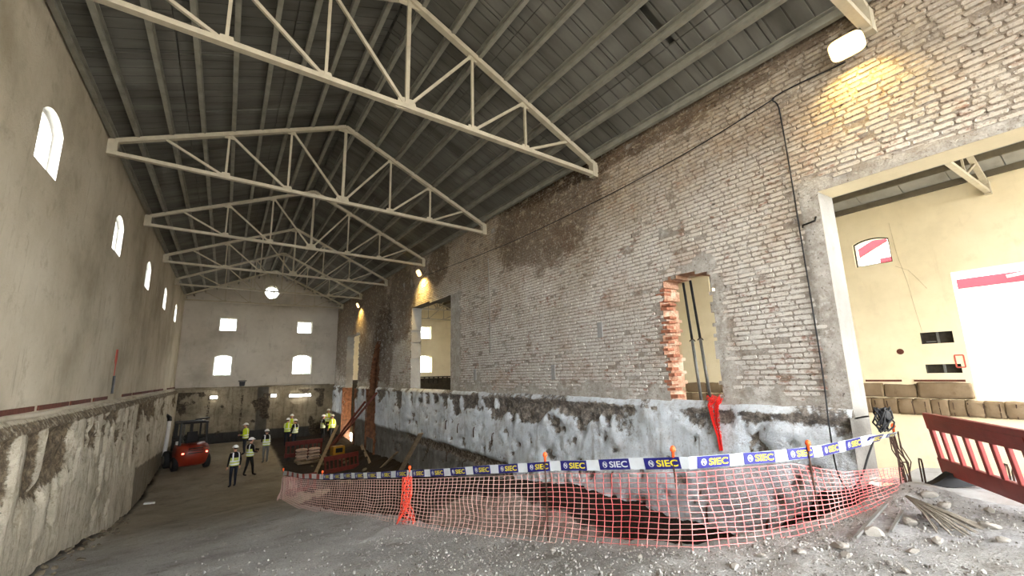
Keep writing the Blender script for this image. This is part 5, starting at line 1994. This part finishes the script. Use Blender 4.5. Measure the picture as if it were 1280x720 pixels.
for k, (x, y) in enumerate(((8.02, 2.36), (7.6, 2.4), (8.3, 2.2), (8.35, 1.62), (8.1, 1.5))):
    o = MB().tube([(-.03, 0, -.05), (-.03, 0, .2), (-.02, 0, .25), (.02, 0, .25), (.03, 0, .2), (.03, 0, -.05)], .011, 6).build('bar_loop', M_steel, None, True, (x, y, 3.1))
    o.rotation_euler = (0, 0, .8 + k)
    tag(o, ['steel bar loop standing from the slab, first left of the red barrier', 'steel bar loop standing from the slab close to the cable tangle', 'steel bar loop standing right at the left end of the red barrier', 'steel bar loop seen between the pickets of the red barrier', 'steel bar loop rearmost behind the red barrier'][k], 'rebar', 'bar loops on the threshold slab')

# ------------------------------------------------------------------ small things on the walls
M_tube = Mat('lit_tube', .4).color(c(255, 250, 240)).emit((1, .95, .86, 1), 25).m
for x, w_, z_, lab in ((4.78, 1.5, 3.4, 'long lit strip lamp low on the far wall'), (3.06, .35, 3.46, 'small lit lamp beside the strip lamp on the far wall'), (-.5, .42, 3.5, 'small lit oval lamp on the far wall left of the pilaster')):
    t = empty('wall_lamp', (x, YF - .22, z_))
    MB().box(0, .03, 0, w_, .06, .2, None, 1, .02).build('housing', M_galv, t)
    MB().box(0, -.03, 0, w_ * .94, .06, .16, None, 1, .03).build('diffuser', M_tube, t)
    tag(t, lab, 'lamp', 'lamps on the far wall')
hk = empty('wall_bracket', (1.07, YF - .05, 4.42))
MB().box(0, -.08, .12, .5, .16, .06).build('plate', M_frame, hk)
MB().box(0, -.08, -.08, .28, .16, .3, None, 1.3).build('box', M_frame, hk)
tag(hk, 'dark bracket box fixed to the far wall above the ledge', 'bracket')
o = MB().add([(0, -.14, .35), (0, .1, .35), (.0, .12, .05), (0, .06, -.1), (0, .04, -.55), (0, -.02, -.55), (0, -.04, -.1), (0, -.16, .0),
              (.012, -.14, .35), (.012, .1, .35), (.012, .12, .05), (.012, .06, -.1), (.012, .04, -.55), (.012, -.02, -.55), (.012, -.04, -.1), (.012, -.16, .0)],
             [tuple(range(8)), tuple(range(8, 16))[::-1]] + [(k, (k + 1) % 8, 8 + (k + 1) % 8, 8 + k) for k in range(8)]).build('red_marking', M_redpaint, None, False, (XL + .002, 17.1, 5.2))
tag(o, 'red painted mark on the left wall above the ledge', 'mark')
o = MB().box(0, 0, 0, .05, .11, .5, Matrix.Rotation(.05, 3, 'X')).build('wall_slot_plate', M_frame, None, False, (XL + .02, 17.1, 4.55))
tag(o, 'narrow black slot plate on the left wall below the red mark', 'plate')
o = MB().box(0, 0, 0, .34, .26, .03, Matrix.Rotation(.1, 3, 'Y'), 1, .01).build('floor_white_patch', M_white, None, False, (-2.0, 22.6, gz(-2.0, 22.6) + .03))  # white slab stands in for a small bright patch of floor
tag(o, 'flat white slab standing in for a bright patch on the floor by the left wall', 'board')
# warm lamp added in the side room for the orange glow at the far doorway
wl_ = empty('added_lamp', (8.4, 31.0, 1.0))
for k in range(3):
    a_ = k * 2.1
    MB().tube([(0, 0, .8), (.35 * math.cos(a_), .35 * math.sin(a_), -.08)], .02, 6).build('leg', M_frame, wl_)
MB().box(0, 0, .92, .2, .3, .22, None, 1, .02).build('housing', M_house, wl_)
MB().box(-.105, 0, .92, .012, .26, .18).build('lamp_glass', M_lamp, wl_)
tag(wl_, 'tripod lamp added for the warm glow behind the far doorway', 'lamp')
l = bpy.data.lights.new('added_lamp_beam', 'POINT')
l.energy = 110
l.color = (1, .72, .36)
l.shadow_soft_size = .15
o = bpy.data.objects.new('added_lamp_beam', l)
COL.objects.link(o)
o.parent = wl_
o.location = (-.3, 0, 1.0)
